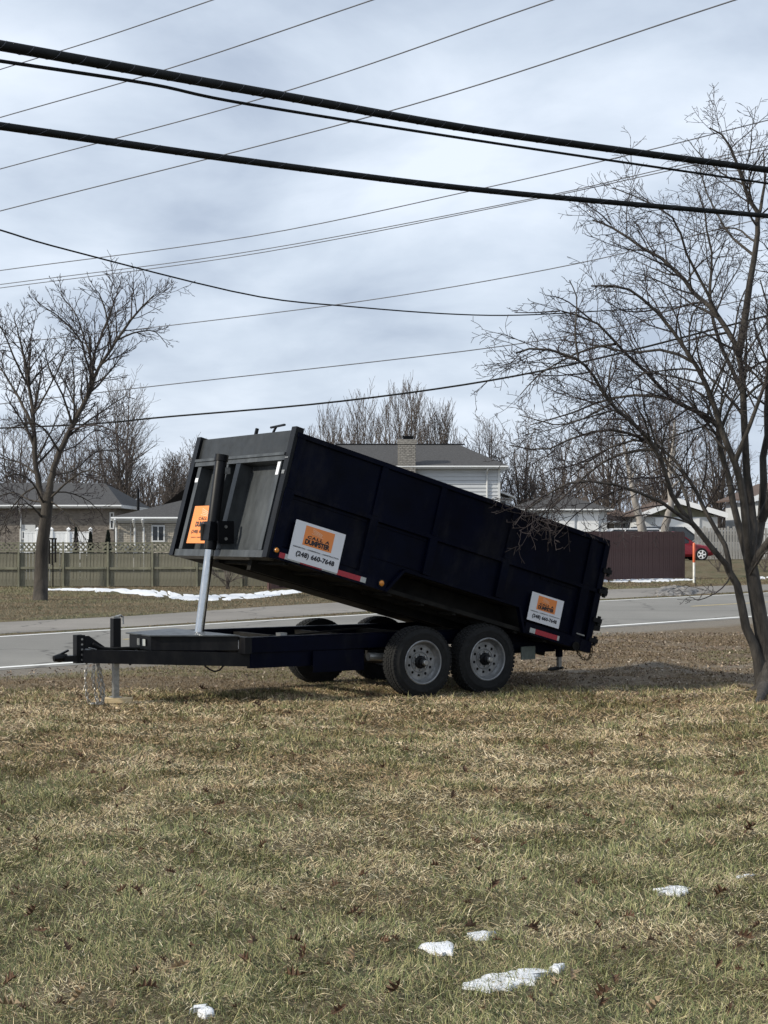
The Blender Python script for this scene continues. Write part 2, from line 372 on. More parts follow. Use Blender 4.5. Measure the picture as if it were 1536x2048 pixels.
# ------------------------------------------------------------------ branching trees
def tubes(name, polys, m, parent=None):
    """polys: list of (points (n,3), radii (n,), sides)"""
    V = []; Fc = []; base = 0; groups = {}
    for p, r, s in polys: groups.setdefault((len(p), s), []).append((p, r))
    for (n, s), lst in groups.items():
        P = np.array([a for a, _ in lst], float); R = np.array([b for _, b in lst], float)
        T = np.empty_like(P); T[:, 1:-1] = P[:, 2:]-P[:, :-2]; T[:, 0] = P[:, 1]-P[:, 0]; T[:, -1] = P[:, -1]-P[:, -2]
        T /= np.linalg.norm(T, axis=2, keepdims=True)+1e-9
        ax = np.zeros_like(P[:, :1]); ax[:, 0] = (.31, .93, .17); a = np.cross(T, np.broadcast_to(ax, P.shape))
        a /= np.linalg.norm(a, axis=2, keepdims=True)+1e-9; b = np.cross(T, a)
        th = np.arange(s)*2*PI/s
        ring = P[:, :, None]+(a[:, :, None]*np.cos(th)[:, None]+b[:, :, None]*np.sin(th)[:, None])*R[:, :, None, None]
        V.append(ring.reshape(-1, 3)); N = len(lst)
        I = base+np.arange(N*n*s).reshape(N, n, s); J = np.roll(I, -1, axis=2)
        Q = np.stack([I[:, :-1], J[:, :-1], J[:, 1:], I[:, 1:]], -1).reshape(-1, 4); Fc.append(Q); base += N*n*s
    V = np.concatenate(V); Q = np.concatenate(Fc)
    return np_mesh(name, V, Q.ravel(), np.full(len(Q), 4), m, parent, smooth_=True)
def spline(P, n):
    """Catmull-Rom through the points"""
    P = [Vector(p) for p in P]; P = [P[0]*2-P[1]]+P+[P[-1]*2-P[-2]]; out = []
    segs = len(P)-3
    for k in range(n):
        t = k/(n-1)*segs; i = min(int(t), segs-1); t -= i; a, b, c, d = P[i:i+4]
        out.append(.5*((2*b)+(c-a)*t+(2*a-5*b+4*c-d)*t*t+(3*b-a-3*c+d)*t**3))
    return out
def perp(rng, d):
    v = Vector((rng.gauss(0,1), rng.gauss(0,1), rng.gauss(0,1))); v -= d*v.dot(d); return v.normalized()
def grow(out, rng, p, d, L, r, lvl, prm):
    """one wandering branch with its children"""
    n = prm['n'][min(lvl, len(prm['n'])-1)]
    pts = [p.copy()]; dd = d.copy(); st = L/(n-1)
    curl = perp(rng, d)*prm['curl']*rng.uniform(.3, 1.2)
    for i in range(n-1):
        dd = (dd+perp(rng, dd)*prm['wob']+curl/(n-1)+Vector((0,0,prm['up'][min(lvl, len(prm['up'])-1)]))/(n-1)).normalized()
        p = p+dd*st; pts.append(p)
    rt = max(prm['rmin'], r*.3); rs = [r+(rt-r)*i/(n-1) for i in range(n)]
    out.append((pts, rs, 3 if r < prm['rmin']*3 else 5))
    if lvl >= prm['lv']: return
    side(out, rng, pts, rs, L, lvl, prm)
def side(out, rng, pts, rs, L, lvl, prm, t0=.12, dens=None):
    k = dens if dens is not None else prm['dens'][min(lvl, len(prm['dens'])-1)]
    cnt = max(1, int(L*k+rng.random())); n = len(pts); sgn = 1; pl = perp(rng, (pts[-1]-pts[0]).normalized())
    for c in range(cnt):
        t = t0+(1-t0)*(c+rng.random()*.8)/cnt; t = min(t, .98)*(n-1); i = min(int(t), n-2); f = t-i
        q = pts[i].lerp(pts[i+1], f); d = (pts[i+1]-pts[i]).normalized(); r = rs[i]+(rs[i+1]-rs[i])*f
        a = math.radians(rng.uniform(*prm['ang'])); sgn = -sgn
        pv = (pl*sgn+perp(rng, d)*1.1); pv -= d*pv.dot(d); pv.normalize()
        nd = (d*math.cos(a)+pv*math.sin(a)).normalized()
        nl = L*rng.uniform(*prm['ratio'])*(1-prm.get('tip', .72)*t/(n-1)); nl = min(nl, prm['maxl'][min(lvl, len(prm['maxl'])-1)]*rng.uniform(.6, 1.1)*(1.15-.65*t/(n-1)))
        grow(out, rng, q, nd, nl, max(prm['rmin'], r*rng.uniform(.4, .62)), lvl+1, prm)
def tree_things(name, label, cat, base, limbs, prm, seed, bark, twig, group=None, trunkname='trunk', dens=None, lim_t0=.25):
    """limbs: (points, r0, r1, is_trunk) in world space"""
    rng = random.Random(seed); root = empty(name, base, 0, label, cat, group)
    tr = []; cr = []
    off_ = Vector(base)
    for P, r0, r1, trunk in limbs:
        P = [Vector(p)-off_ for p in P]; Ln = sum((P[i+1]-P[i]).length for i in range(len(P)-1))
        n = max(8, int(Ln/.22) if Ln < 8 else 26); n = min(n, 30)
        sp_ = spline(P, n)
        if not trunk or r1 < .06:
            sp_ = [sp_[0]]+[s_+perp(rng, Vector((0,0,1)))*rng.uniform(0, .012*Ln**.5) for s_ in sp_[1:]]
        rs = [r0+(r1-r0)*(i/(n-1))**.85 for i in range(n)]
        (tr if trunk else cr).append((sp_, rs, 12 if trunk else 6))
        if not trunk or len(limbs) == 1: side(cr, rng, sp_, rs, Ln, 0, prm, lim_t0 if not trunk else .5, dens)
    if tr: tubes(trunkname, tr, bark, root)
    big = [q for q in cr if q[1][0] > prm['rmin']*4]; sm = [q for q in cr if q[1][0] <= prm['rmin']*4]
    if big: tubes('branches', big, bark, root)
    if sm: tubes('crown', sm, twig, root)
    return root, len(cr)

# ---- the near tree at the right edge
YT = 18.4
def tp(px, py, dy=0): return at(px, py, YT+dy)
limbsR = [
 ([gp(1521,1385)+Vector((0,0,-.05)), tp(1520,1345), tp(1515,1310), tp(1501,1276), tp(1484,1225), tp(1476,1175), tp(1458,1142)], .068, .040, True),
 ([gp(1530,1392)+Vector((0,0,-.08)), tp(1531,1350,.03), tp(1529,1290,.05), tp(1517,1220,.05), tp(1507,1160,.05), tp(1502,1130,.05)], .112, .070, True),
 ([gp(1530,1388)+Vector((0,0,.10)), gp(1505,1388)+Vector((0,0,.035)), gp(1470,1386)+Vector((0,0,-.03))], .07, .02, True),
 ([gp(1528,1392)+Vector((0,0,.10)), gp(1520,1402)+Vector((0,0,.02)), gp(1500,1412)+Vector((0,0,-.03))], .07, .02, True),
 ([gp(1532,1388)+Vector((0,0,.12)), gp(1555,1386)+Vector((0,0,.03)), gp(1590,1384)+Vector((0,0,-.03))], .07, .02, True),
 ([tp(1458,1145), tp(1441,1115,-.1), tp(1384,1048,-.2), tp(1349,999,-.3), tp(1313,899,-.5), tp(1262,844,-.7), tp(1223,805,-.8), tp(1184,747,-.9), tp(1157,720,-1), tp(1079,696,-1.1), tp(1035,706,-1.2)], .036, .010, False),
 ([tp(1460,1150), tp(1452,1100,.1), tp(1420,1040,.2), tp(1392,980,.3), tp(1356,926,.4), tp(1290,880,.6), tp(1210,900,.8), tp(1140,955,1.0)], .034, .008, False),
 ([tp(1499,1138,.05), tp(1480,1060,.1), tp(1462,990,.2), tp(1440,900,.2), tp(1434,852,.2), tp(1399,825,.1), tp(1341,798,0), tp(1294,747,-.1), tp(1231,688,-.3), tp(1184,641,-.4), tp(1120,622,-.6)], .045, .009, False),
 ([tp(1499,1140,.05), tp(1495,1060,-.1), tp(1484,980,-.2), tp(1470,923,-.3), tp(1446,864,-.3), tp(1419,786,-.4), tp(1391,727,-.5), tp(1348,669,-.5), tp(1294,606,-.6), tp(1247,575,-.7), tp(1180,572,-.8)], .052, .009, False),
 ([tp(1500,1140,.05), tp(1508,1060,.2), tp(1500,980,.3), tp(1493,923,.3), tp(1485,786,.4), tp(1477,708,.4), tp(1438,637,.5), tp(1380,575,.6), tp(1341,532,.7), tp(1282,493,.8), tp(1225,455,.9), tp(1185,440,1)], .058, .009, False),
 ([tp(1477,712,.4), tp(1497,591,.3), tp(1509,512,.2), tp(1516,434,.2), tp(1497,390,.1), tp(1474,330,0), tp(1455,280,0), tp(1420,255,0)], .045, .008, False),
 ([tp(1516,440,.2), tp(1530,360,.3), tp(1525,305,.4)], .022, .007, False),
 ([tp(1502,1140,.05), tp(1522,1040,.4), tp(1530,900,.5), tp(1537,760,.6), tp(1560,600,.7), tp(1575,480,.8), tp(1590,400,.8)], .058, .010, False),
 ([tp(1522,1040,.4), tp(1565,930,.2), tp(1620,800,.1), tp(1680,660,0), tp(1730,520,0)], .06, .010, False),
 ([tp(1500,1138,.05), tp(1560,1050,-.3), tp(1640,960,-.5), tp(1740,880,-.6), tp(1830,840,-.7)], .05, .010, False),
 ([tp(1384,1048,-.2), tp(1330,1010,-.4), tp(1250,975,-.6), tp(1160,962,-.8), tp(1100,985,-.9), tp(1050,1022,-1)], .024, .007, False),
 ([tp(1313,899,-.5), tp(1250,905,-.4), tp(1190,935,-.3), tp(1130,990,-.2), tp(1075,1040,-.2)], .020, .006, False),
 ([tp(1290,880,.6), tp(1230,860,.5), tp(1160,870,.4), tp(1090,900,.3), tp(1020,890,.3)], .020, .006, False),
 ([tp(1341,798,0), tp(1280,790,.2), tp(1210,800,.3), tp(1130,830,.4), tp(1060,850,.5)], .020, .006, False),
 ([tp(1391,727,-.5), tp(1330,700,-.3), tp(1260,705,-.1), tp(1190,690,0), tp(1120,680,.2)], .020, .006, False),
 ([tp(1438,637,.5), tp(1400,560,.3), tp(1370,500,.2), tp(1350,440,.1), tp(1300,405,0), tp(1225,375,0)], .020, .006, False),
 ([tp(1485,786,.4), tp(1440,690,.8), tp(1420,600,1), tp(1425,520,1.1), tp(1410,430,1.2), tp(1395,370,1.2)], .028, .006, False),
 ([tp(1509,512,.2), tp(1460,470,.4), tp(1420,400,.5), tp(1400,340,.5)], .018, .005, False),
 ([tp(1470,923,-.3), tp(1500,850,-.5), tp(1530,760,-.6), tp(1545,660,-.7), tp(1520,560,-.8)], .03, .007, False),
 ([tp(1500,1150), tp(1520,1115,-.3), tp(1545,1090,-.5)], .014, .006, False),
 ([tp(1462,1150), tp(1440,1180,-.2), tp(1400,1200,-.4), tp(1385,1195,-.5)], .008, .004, False),
 ([tp(1223,805,-.8), tp(1180,830,-.9), tp(1120,850,-1), tp(1040,830,-1)], .012, .005, False),
 ([tp(1157,720,-1), tp(1150,660,-1), tp(1155,600,-.9), tp(1140,560,-.9)], .012, .005, False),
 ([tp(1384,1048,-.2), tp(1340,1035,-.4), tp(1280,1030,-.5), tp(1230,1050,-.6)], .013, .005, False),
 ([tp(1100,985,-.9), tp(1060,1010,-1), tp(1030,1050,-1.05)], .009, .004, False),
 ([tp(1250,975,-.6), tp(1190,1000,-.7), tp(1140,1040,-.8), tp(1110,1075,-.8)], .010, .004, False),
 ([tp(1160,962,-.8), tp(1110,1010,-.9), tp(1065,1045,-.95), tp(1040,1062,-1)], .008, .004, False),
 ([tp(1210,900,.8), tp(1150,930,.6), tp(1100,940,.5), tp(1040,980,.4)], .011, .004, False),
 ([tp(1330,1010,-.4), tp(1270,1020,-.5), tp(1210,1050,-.6), tp(1180,1065,-.7)], .008, .004, False),
 ([tp(1184,641,-.4), tp(1130,600,-.5), tp(1090,590,-.6)], .010, .004, False),
 ([tp(1223,450,.9), tp(1190,420,.9), tp(1150,400,1)], .010, .004, False),
 ([tp(1120,622,-.6), tp(1070,625,-.6), tp(1030,625,-.7)], .009, .004, False),
 ([tp(1231,688,-.3), tp(1170,700,0), tp(1090,740,.1), tp(1040,790,.2)], .016, .005, False),
 ([tp(1384,1048,-.2), tp(1360,960,.2), tp(1300,890,.4), tp(1230,800,.5), tp(1170,790,.6)], .022, .006, False),
]
prmR = dict(n=[9,7,6,5], up=[.25,.15,.1,.05], wob=.17, curl=.6, lv=3, dens=[7,10.5,10], ang=(28,68), ratio=(.38,.62), maxl=[1.3,.66,.32], rmin=.0028, tip=.5)
_, nR = tree_things('bare_tree', 'multi-stemmed bare tree with spreading twiggy crown at the right edge of the lawn', 'tree', gp(1518,1392), limbsR, prmR, 5, M['bark'], M['twig'], dens=6.4, lim_t0=.33)
# root flare and bare earth mound at its foot
# ---- the lawn tree across the road at the left
YL = 45.7
def tl(px, py, dy=0): return at(px, py, YL+dy)
limbsL = [
 ([gp(80,1201)+Vector((0,0,-.12)), tl(82,1165), tl(84,1100), tl(90,1050), tl(95,1010), tl(98,985)], .215, .135, True),
 ([tl(98,985), tl(105,950), tl(118,905), tl(145,850), tl(172,800), tl(190,752), tl(220,700), tl(262,640), tl(292,606), tl(308,590)], .115, .014, False),
 ([tl(92,1020), tl(78,970,.3), tl(70,920,.4), tl(68,850,.5), tl(60,780,.6), tl(50,720,.6), tl(37,670,.7), tl(30,640,.8)], .11, .014, False),
 ([tl(170,805), tl(183,760,.3), tl(190,705,.5), tl(213,645,.7), tl(230,600,.8), tl(238,572,.9)], .06, .014, False),
 ([tl(186,762), tl(172,720,-.4), tl(160,680,-.6), tl(125,640,-.8), tl(75,605,-1)], .045, .012, False),
 ([tl(190,740), tl(170,680,.6), tl(152,630,.8), tl(122,590,1)], .04, .012, False),
 ([tl(235,680), tl(270,665,.4), tl(308,662,.6), tl(330,685,.7)], .03, .010, False),
 ([tl(222,697), tl(215,640,-.4), tl(200,590,-.6), tl(187,580,-.8)], .035, .010, False),
 ([tl(262,640), tl(265,590,.5), tl(272,575,.6)], .025, .010, False),
 ([tl(145,850), tl(125,790,-.5), tl(100,740,-1), tl(88,700,-1.2)], .04, .012, False),
 ([tl(68,860,.5), tl(40,800,1), tl(10,750,1.2), tl(-25,690,1.4)], .06, .012, False),
 ([tl(66,830,.5), tl(95,780,0), tl(125,720,-.2), tl(135,670,-.4)], .036, .010, False),
 ([tl(74,950,.4), tl(40,925,.8), tl(0,915,1), tl(-45,880,1.1)], .036, .010, False),
 ([tl(60,780,.6), tl(30,720,.2), tl(5,660,0), tl(-8,650,0)], .04, .012, False),
 ([tl(88,1040), tl(60,1010,-.5), tl(30,1015,-.9), tl(5,1060,-1.1)], .035, .010, False),
 ([tl(98,1000), tl(130,1025,-.5), tl(160,1060,-.8), tl(175,1090,-.9)], .03, .010, False),
 ([tl(96,1000), tl(140,960,-.6), tl(180,940,-.9), tl(215,960,-1)], .035, .010, False),
 ([tl(90,1010), tl(60,960,-.8), tl(20,950,-1.2), tl(-30,985,-1.4)], .035, .010, False),
 ([tl(120,905), tl(90,860,-.8), tl(60,845,-1.2), tl(10,860,-1.4)], .035, .010, False),
 ([tl(95,1005), tl(60,1000,.6), tl(25,985,.9), tl(-20,1000,1)], .03, .010, False),
 ([tl(99,985), tl(135,985,.6), tl(175,1000,1), tl(205,1030,1.1)], .03, .010, False),
 ([tl(78,970,.3), tl(45,990,.8), tl(15,1030,1.1), tl(0,1070,1.2)], .03, .010, False),
 ([tl(105,950), tl(150,940,.8), tl(190,905,1.2), tl(240,900,1.4)], .03, .010, False),
 ([tl(140,860), tl(190,850,-.8), tl(235,870,-1.2), tl(255,920,-1.3)], .025, .010, False),
 ([tl(118,905), tl(155,890,.6), tl(190,860,.9), tl(215,870,1)], .025, .010, False),
]
prmL = dict(n=[8,6,5], up=[.45,.35,.3], wob=.13, curl=.35, lv=3, tip=.5, dens=[4.8,6.4,6.5], ang=(25,58), ratio=(.34,.56), maxl=[2.1,1.0,.45], rmin=.0065)
_, nL = tree_things('bare_tree', 'large bare lawn tree whose forked trunk leans right, across the road at left', 'tree', gp(80,1201), limbsL, prmL, 12, M['bark_l'], M['twig'], dens=4.6)
# ---- trees beyond the houses
def far_tree(px, topy, Y, spread, seed, label, stems=4, group='bare trees beyond the houses', bark=None, style='round', name='bare_tree', cat='tree', dens=1.0):
    rng = random.Random(seed); gz = float(gh((px-768)/F*Y, Y)); b = Vector(((px-768)/F*Y, Y, gz-.1)); Ht = (CH+(HZ-topy)/F*Y-b.z)*.93; W = spread/F*Y
    limbs = []
    for k in range(stems):
        a = 2.4*k+rng.uniform(-.4, .4); q_ = (k+.5)/stems; rr = W*q_**.6*rng.uniform(.85, 1.1)
        hh = Ht*rng.uniform(.90, 1.0)*(1-.42*q_**1.3); bow = .30 if style == 'vase' else .5; z0 = .04 if style == 'vase' else rng.uniform(.10, .34)
        o_ = b+Vector((math.cos(a)*.12, math.sin(a)*.12, 0)); ca, sa = math.cos(a)*rr, math.sin(a)*rr
        P_ = [o_, b+Vector((ca*.05, sa*.05, Ht*z0)), b+Vector((ca*bow, sa*bow, Ht*z0+(hh-Ht*z0)*.40)), b+Vector((ca*.82, sa*.82, Ht*z0+(hh-Ht*z0)*.74)), b+Vector((ca, sa, hh))]
        limbs.append((P_, Ht*(.010 if style == 'vase' else .013)*(1-.4*q_), .018, False))
    up = {'round': .35, 'vase': .8}[style]; k = dens
    prm = dict(n=[7,5,4], up=[up,up,up*.8], wob=.11, curl=.22, lv=2, tip=.35, dens=[3.8*k,4.8*k], ang=(16,36) if style == 'vase' else (26,58), ratio=(.28,.5), maxl=[Ht*.34,Ht*.15], rmin=.0095*Y/100)
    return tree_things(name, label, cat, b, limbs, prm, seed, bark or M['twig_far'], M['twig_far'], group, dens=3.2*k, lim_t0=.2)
for a in (
 (245, 738, 96, 75, 1, 'tall multi-stemmed bare tree behind the left houses, between the lawn tree and the trailer', 6, 'round'),
 (28, 800, 104, 80, 2, 'bare tree rising behind the left edge of the first brick house', 5, 'round'),
 (140, 815, 108, 70, 3, 'bare tree behind the lawn tree trunk, above the brick house roof', 5, 'round'),
 (190, 860, 100, 55, 21, 'shorter bare tree just left of the tall multi-stemmed one', 4, 'round'),
 (385, 862, 100, 42, 4, 'small bare tree just left of the raised trailer front', 4, 'round'),
 (612, 852, 116, 38, 5, 'small bare tree seen just above the trailer front, leftmost of the central row', 4, 'round'),
 (656, 806, 114, 50, 6, 'bare tree left of the tall vase shaped one over the two storey house', 5, 'vase'),
 (722, 776, 112, 62, 7, 'bare tree of middle height left of the chimney', 6, 'vase'),
 (812, 742, 110, 78, 8, 'tallest vase shaped bare tree, right behind the brick chimney', 9, 'vase'),
 (882, 785, 110, 55, 9, 'fan shaped bare tree right of the chimney behind the grey roof', 7, 'vase'),
 (975, 818, 112, 52, 10, 'dense bare tree right of the two storey house', 6, 'round'),
 (1045, 838, 114, 60, 11, 'bare tree between the two storey house and the near tree', 6, 'round'),
 (1120, 850, 118, 60, 13, 'bare tree behind the pale garage, seen through the near tree', 5, 'round'),
 (1215, 800, 112, 60, 14, 'bare tree behind the brown roof, seen through the near tree', 5, 'round'),
 (1330, 740, 108, 70, 15, 'tall bare tree behind the white gabled garage', 5, 'round'),
 (95, 880, 92, 70, 17, 'dense low bare tree just over the brown brick house roof', 6, 'round'),
 (290, 900, 98, 50, 18, 'low twiggy bare tree between the two brick house roofs', 5, 'round'),
 (1440, 800, 112, 70, 16, 'bare tree behind the near tree stems at the far right', 5, 'round')):
    far_tree(*a[:5], a[5], a[6]+4 if a[7] == 'vase' else a[6]+2, style=a[7], dens=.9)
far_tree(350, 893, 84, 38, 31, 'dense dark bare bush between the brick house roof and the trailer', 9, None, name='bare_bush', cat='bush', dens=2.2)
# two pale trunks by the parked vehicles
for P, r0, lab, sd_ in (([(1292,1075),(1283,1050),(1270,1005),(1262,960),(1250,900),(1240,850)], .27, 'pale peeling trunk leaning left above the brown fence', 41),
                        ([(1322,1075),(1331,1050),(1342,1010),(1338,960),(1345,900),(1350,840)], .24, 'grey leaning trunk right of the pale one above the brown fence', 42)):
    pts = [at(a, b, 80) for a, b in P]; pts = [Vector((pts[0].x, 80, .5))]+pts[1:]
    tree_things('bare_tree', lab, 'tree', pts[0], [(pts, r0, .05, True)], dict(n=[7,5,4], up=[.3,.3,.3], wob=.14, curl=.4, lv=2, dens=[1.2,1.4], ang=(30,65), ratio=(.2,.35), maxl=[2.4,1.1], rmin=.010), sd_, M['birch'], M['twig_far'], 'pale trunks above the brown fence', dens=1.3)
# distant woods: nobody could count these
def woods():
    rng = random.Random(77); out = []
    prm = dict(n=[5,4], up=[.6,.5], wob=.13, curl=.3, lv=1, dens=[1.6], ang=(25,55), ratio=(.2,.35), maxl=[2.6], rmin=.02)
    for k in range(250):
        Y = rng.uniform(135, 190); X = rng.uniform(-.30, .32)*Y; h = rng.uniform(5.5, 8.2)*Y/150
        if X > .02*Y: h *= 1.05
        b = Vector((X, Y, .4))
        for j in range(3):
            t = b+Vector((rng.gauss(0, 1.6), rng.gauss(0, 1.6), h*rng.uniform(.75, 1.05)))
            sp_ = spline([b, b.lerp(t, .35)+Vector((rng.gauss(0,.2), 0, 0)), t], 6); rs = [.10-.013*i for i in range(6)]
            out.append((sp_, rs, 3)); side(out, rng, sp_, rs, h, 0, prm, .15, 1.9)
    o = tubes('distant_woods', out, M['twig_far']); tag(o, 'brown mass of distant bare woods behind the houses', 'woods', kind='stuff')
    return len(out)
nW = woods()
print('branches', nR, nL, nW)

# ------------------------------------------------------------------ fences
def fence_pickets(root, A, B, h, w, m, seed, thick=.02, z0=.03, name='board', dz=.03, limit=300, gap=.006):
    """boards side by side from A to B (2D), each an object sharing a few meshes"""
    rng = random.Random(seed); d = (B-A); L = d.length; d.normalize(); ang = math.atan2(d.y, d.x); n = int(L/w); ms = []
    for k in range(5):
        mb = MB(); hh = h+rng.uniform(-dz, dz); mb.box(gap/2, w-gap/2-rng.uniform(0, .004), -thick/2, thick/2, z0, hh); o = mb.build(name, m); ms.append(o.data); bpy.data.objects.remove(o)
    for k in range(n):
        p = A+d*(k*w); o = bpy.data.objects.new(name, rng.choice(ms)); col.objects.link(o); o.parent = root
        o.location = (p.x-root.location.x, p.y-root.location.y+rng.uniform(-.006, .006), 0); o.rotation_euler = (0, rng.uniform(-.006, .006), ang)
def v2(p): return Vector((p.x, p.y))
# left stockade fence with lattice top
YF = 58.0; ppm = F/YF
fr = empty('wooden_fence', (at(0,0,YF).x, YF, 0), 0, 'weathered grey-green board fence with a lattice top behind the left lawn tree', 'fence')
xl, xr = (-330-768)/ppm, (552-768)/ppm
fh_b, fh_t = 1.22, 1.56
fence_pickets(fr, Vector((xl, YF)), Vector((xr, YF)), fh_b, .118, M['fence'], 3, name='picket')
k = 0; x = (38-768)/ppm-6*1.565
while x < xr+.2:
    if x > xl-.1:
        o = MB().box(-.032, .032, -.09, -.012, 0, fh_t+.02).build('fence_post', M['lattice'], fr); o.location = (x-fr.location.x, 0, 0)
        if x+1.56 < xr+.4:
            rl = MB().box(.05, 1.515, -.07, -.012, .62, .70).build('rail', M['lattice'], fr); rl.location = (x-fr.location.x, 0, random.uniform(-.015, .02))
            mb = MB(); mb.box(.05, 1.515, -.06, -.012, fh_b+.01, fh_b+.06); mb.box(.05, 1.515, -.06, -.012, fh_t-.045, fh_t)
            mb.build('lattice_frame', M['lattice'], fr).location = (x-fr.location.x, 0, 0)
            lt = MB(); H_ = fh_t-.045-fh_b-.06; z0 = fh_b+.06
            for s_ in (1, -1):
                c = -H_
                while c < 1.465:
                    a0, a1 = max(0, c), min(1.465, c+H_)
                    if a1-a0 > .02:
                        za, zb = z0+(a0-c), z0+(a1-c)
                        if s_ < 0: za, zb = z0+H_-(za-z0), z0+H_-(zb-z0)
                        lt.bar((.05+a0, -.03-.008*s_, za), (.05+a1, -.03-.008*s_, zb), .010, .035, up=(0,1,0)) if False else lt.bar((.05+a0, -.03-.008*s_, za), (.05+a1, -.03-.008*s_, zb), .05, .010, up=(0,1,0))
                    c += .17
            lo = lt.build('lattice', M['lattice'], fr, fix=False); lo.location = (x-fr.location.x, 0, 0); lo['kind'] = 'stuff'
    x += 1.565
# brown board fence
A = Vector((-3.75, 54.6)); B = Vector((12.72, 69.7))
bf = empty('brown_fence', (A.x, A.y, 0), 0, 'plain dark brown vertical board fence beyond the road, behind the raised trailer', 'fence')
fence_pickets(bf, A, B, 1.98, .14, M['fence_brown'], 5, dz=.012)
dB = (B-A).normalized(); nB = Vector((-dB.y, dB.x))
for t in np.arange(0, (B-A).length+.1, 2.48):
    p = A+dB*float(t)+nB*.08; o = MB().box(-.05, .05, -.05, .05, 0, 1.93).build('fence_post', M['fence_brown'], bf); o.location = (p.x-A.x, p.y-A.y, 0); o.rotation_euler.z = math.atan2(dB.y, dB.x)
for z_ in (.4, 1.55):
    p, q_ = A+nB*.035, B+nB*.035; MB().bar((p.x-A.x, p.y-A.y, z_), (q_.x-A.x, q_.y-A.y, z_), .03, .09).build('rail', M['fence_brown'], bf)
# grey pickets far right
gA, gB = Vector((15.8, 84.0)), Vector((27.0, 84.5))
gf = empty('picket_fence', (gA.x, gA.y, 0), 0, 'weathered grey picket fence behind the near tree stems at far right', 'fence')
gf.location.z = .6
fence_pickets(gf, gA, gB, 1.65, .15, M['fence_grey'], 8, gap=.03, dz=.05, name='picket')
for z_ in (.4, 1.3): MB().bar((0, .03, z_), (gB.x-gA.x, .53, z_), .03, .08).build('rail', M['fence_grey'], gf)

# ------------------------------------------------------------------ houses
def brick_wall(mb, p0, p1, z0, z1, bw=.21, bh=.068, j=.011, depth=.02, rng=random.Random(3)):
    """bricks proud of the mortar along a wall line p0->p1 (2D); outward is to the right of the direction"""
    d = (p1-p0); L = d.length; d.normalize(); n = Vector((d.y, -d.x)); rows = int((z1-z0)/(bh+j))
    for r in range(rows):
        z = z0+r*(bh+j)+j; x = -(bw/2 if r % 2 else 0)
        while x < L-.03:
            a, b = max(x, 0)+j/2, min(x+bw, L)-j/2
            if b-a > .03:
                e = depth+rng.uniform(-.004, .005); P = [p0+d*a, p0+d*b, p0+d*b+n*e, p0+d*a+n*e]
                vs = [(q.x, q.y, z) for q in P]+[(q.x, q.y, z+bh) for q in P]
                mb.add(vs, [(3,2,6,7),(7,6,5,4),(0,3,7,4),(2,1,5,6),(3,0,1,2)])
            x += bw
def hip_roof(x0, x1, y0, y1, ze, zr, rx0, rx1, m, root, over=.45, th=.16, name='roof'):
    x0 -= over; x1 += over; y0 -= over; y1 += over; ym = (y0+y1)/2
    mb = MB(); mb.add([(x0,y0,ze),(x1,y0,ze),(x1,y1,ze),(x0,y1,ze),(rx0,ym,zr),(rx1,ym,zr)], [(0,1,5,4),(1,2,5),(2,3,4,5),(3,0,4)])
    o = mb.build(name, m, root)
    fa = MB(); fa.box(x0, x1, y0-.02, y0+.02, ze-th, ze-.002); fa.box(x0, x1, y1-.02, y1+.02, ze-th, ze-.002); fa.box(x0-.02, x0+.02, y0+.02, y1-.02, ze-th, ze-.002); fa.box(x1-.02, x1+.02, y0+.02, y1-.02, ze-th, ze-.002)
    fa.build('fascia', M['trim'], o)
    MB().add([(x0,y0,ze-th+.01),(x1,y0,ze-th+.01),(x1,y1,ze-th+.01),(x0,y1,ze-th+.01)], [(0,1,2,3)]).build('soffit', M['trim'], o)
    gt = MB(); gt.tube([(x0, y0-.07, ze-.06), (x1, y0-.07, ze-.06)], .055, 6); gt.build('gutter', M['trim'], o)
    return o
def window(x0, x1, z0, z1, y, root, panes=2, trim='trim'):
    fr_ = MB(); t = .06
    fr_.box(x0-t, x1+t, y-.05, y, z0-t, z0); fr_.box(x0-t, x1+t, y-.05, y, z1, z1+t); fr_.box(x0-t, x0, y-.05, y, z0, z1); fr_.box(x1, x1+t, y-.05, y, z0, z1)
    for k in range(1, panes): xm = x0+(x1-x0)*k/panes; fr_.box(xm-.025, xm+.025, y-.045, y, z0, z1)
    o = fr_.build('window', M[trim], root)
    for k in range(panes):
        a = x0+(x1-x0)*k/panes; MB().box(a+.026, a+(x1-x0)/panes-.026, y-.022, y-.012, z0+.002, z1-.002).build('pane', M['glass'], o)
    return o
def downspout(x, y, z0, z1, root):
    MB().tube([(x, y-.45, z1), (x, y-.38, z1-.12), (x, y-.06, z1-.35), (x, y-.05, z0)], .045, 6).build('downspout', M['trim'], root)
# house 2: pale brick, hip roof, nearest on the left
Y2 = 71.0; s2 = F/Y2
def X2(px): return (px-768)/s2
h2 = empty('brick_house', (0, Y2, 0), 0, 'low pale brick house with grey hip roof and two-pane window behind the lattice fence', 'house')
h2x0, h2x1 = X2(236), X2(560); y_ = 0
ze2 = CH+(HZ-1034)/s2
MB().box(h2x0, h2x1, .02, 9, -.2, ze2-.16).build('wall', M['mortar'], h2)
bw_ = MB(); zt = CH+(HZ-1046)/s2
brick_wall(bw_, Vector((h2x0, .02)), Vector((X2(304), .02)), .9, zt); brick_wall(bw_, Vector((X2(329), .02)), Vector((X2(440), .02)), .9, zt); brick_wall(bw_, Vector((X2(304), .02)), Vector((X2(329), .02)), .9, CH+(HZ-1083)/s2)
brick_wall(bw_, Vector((h2x0, 3)), Vector((h2x0, .02)), .9, zt, rng=random.Random(5))
o = bw_.build('brickwork', M['brick'], h2, fix=False); o['kind'] = 'stuff'
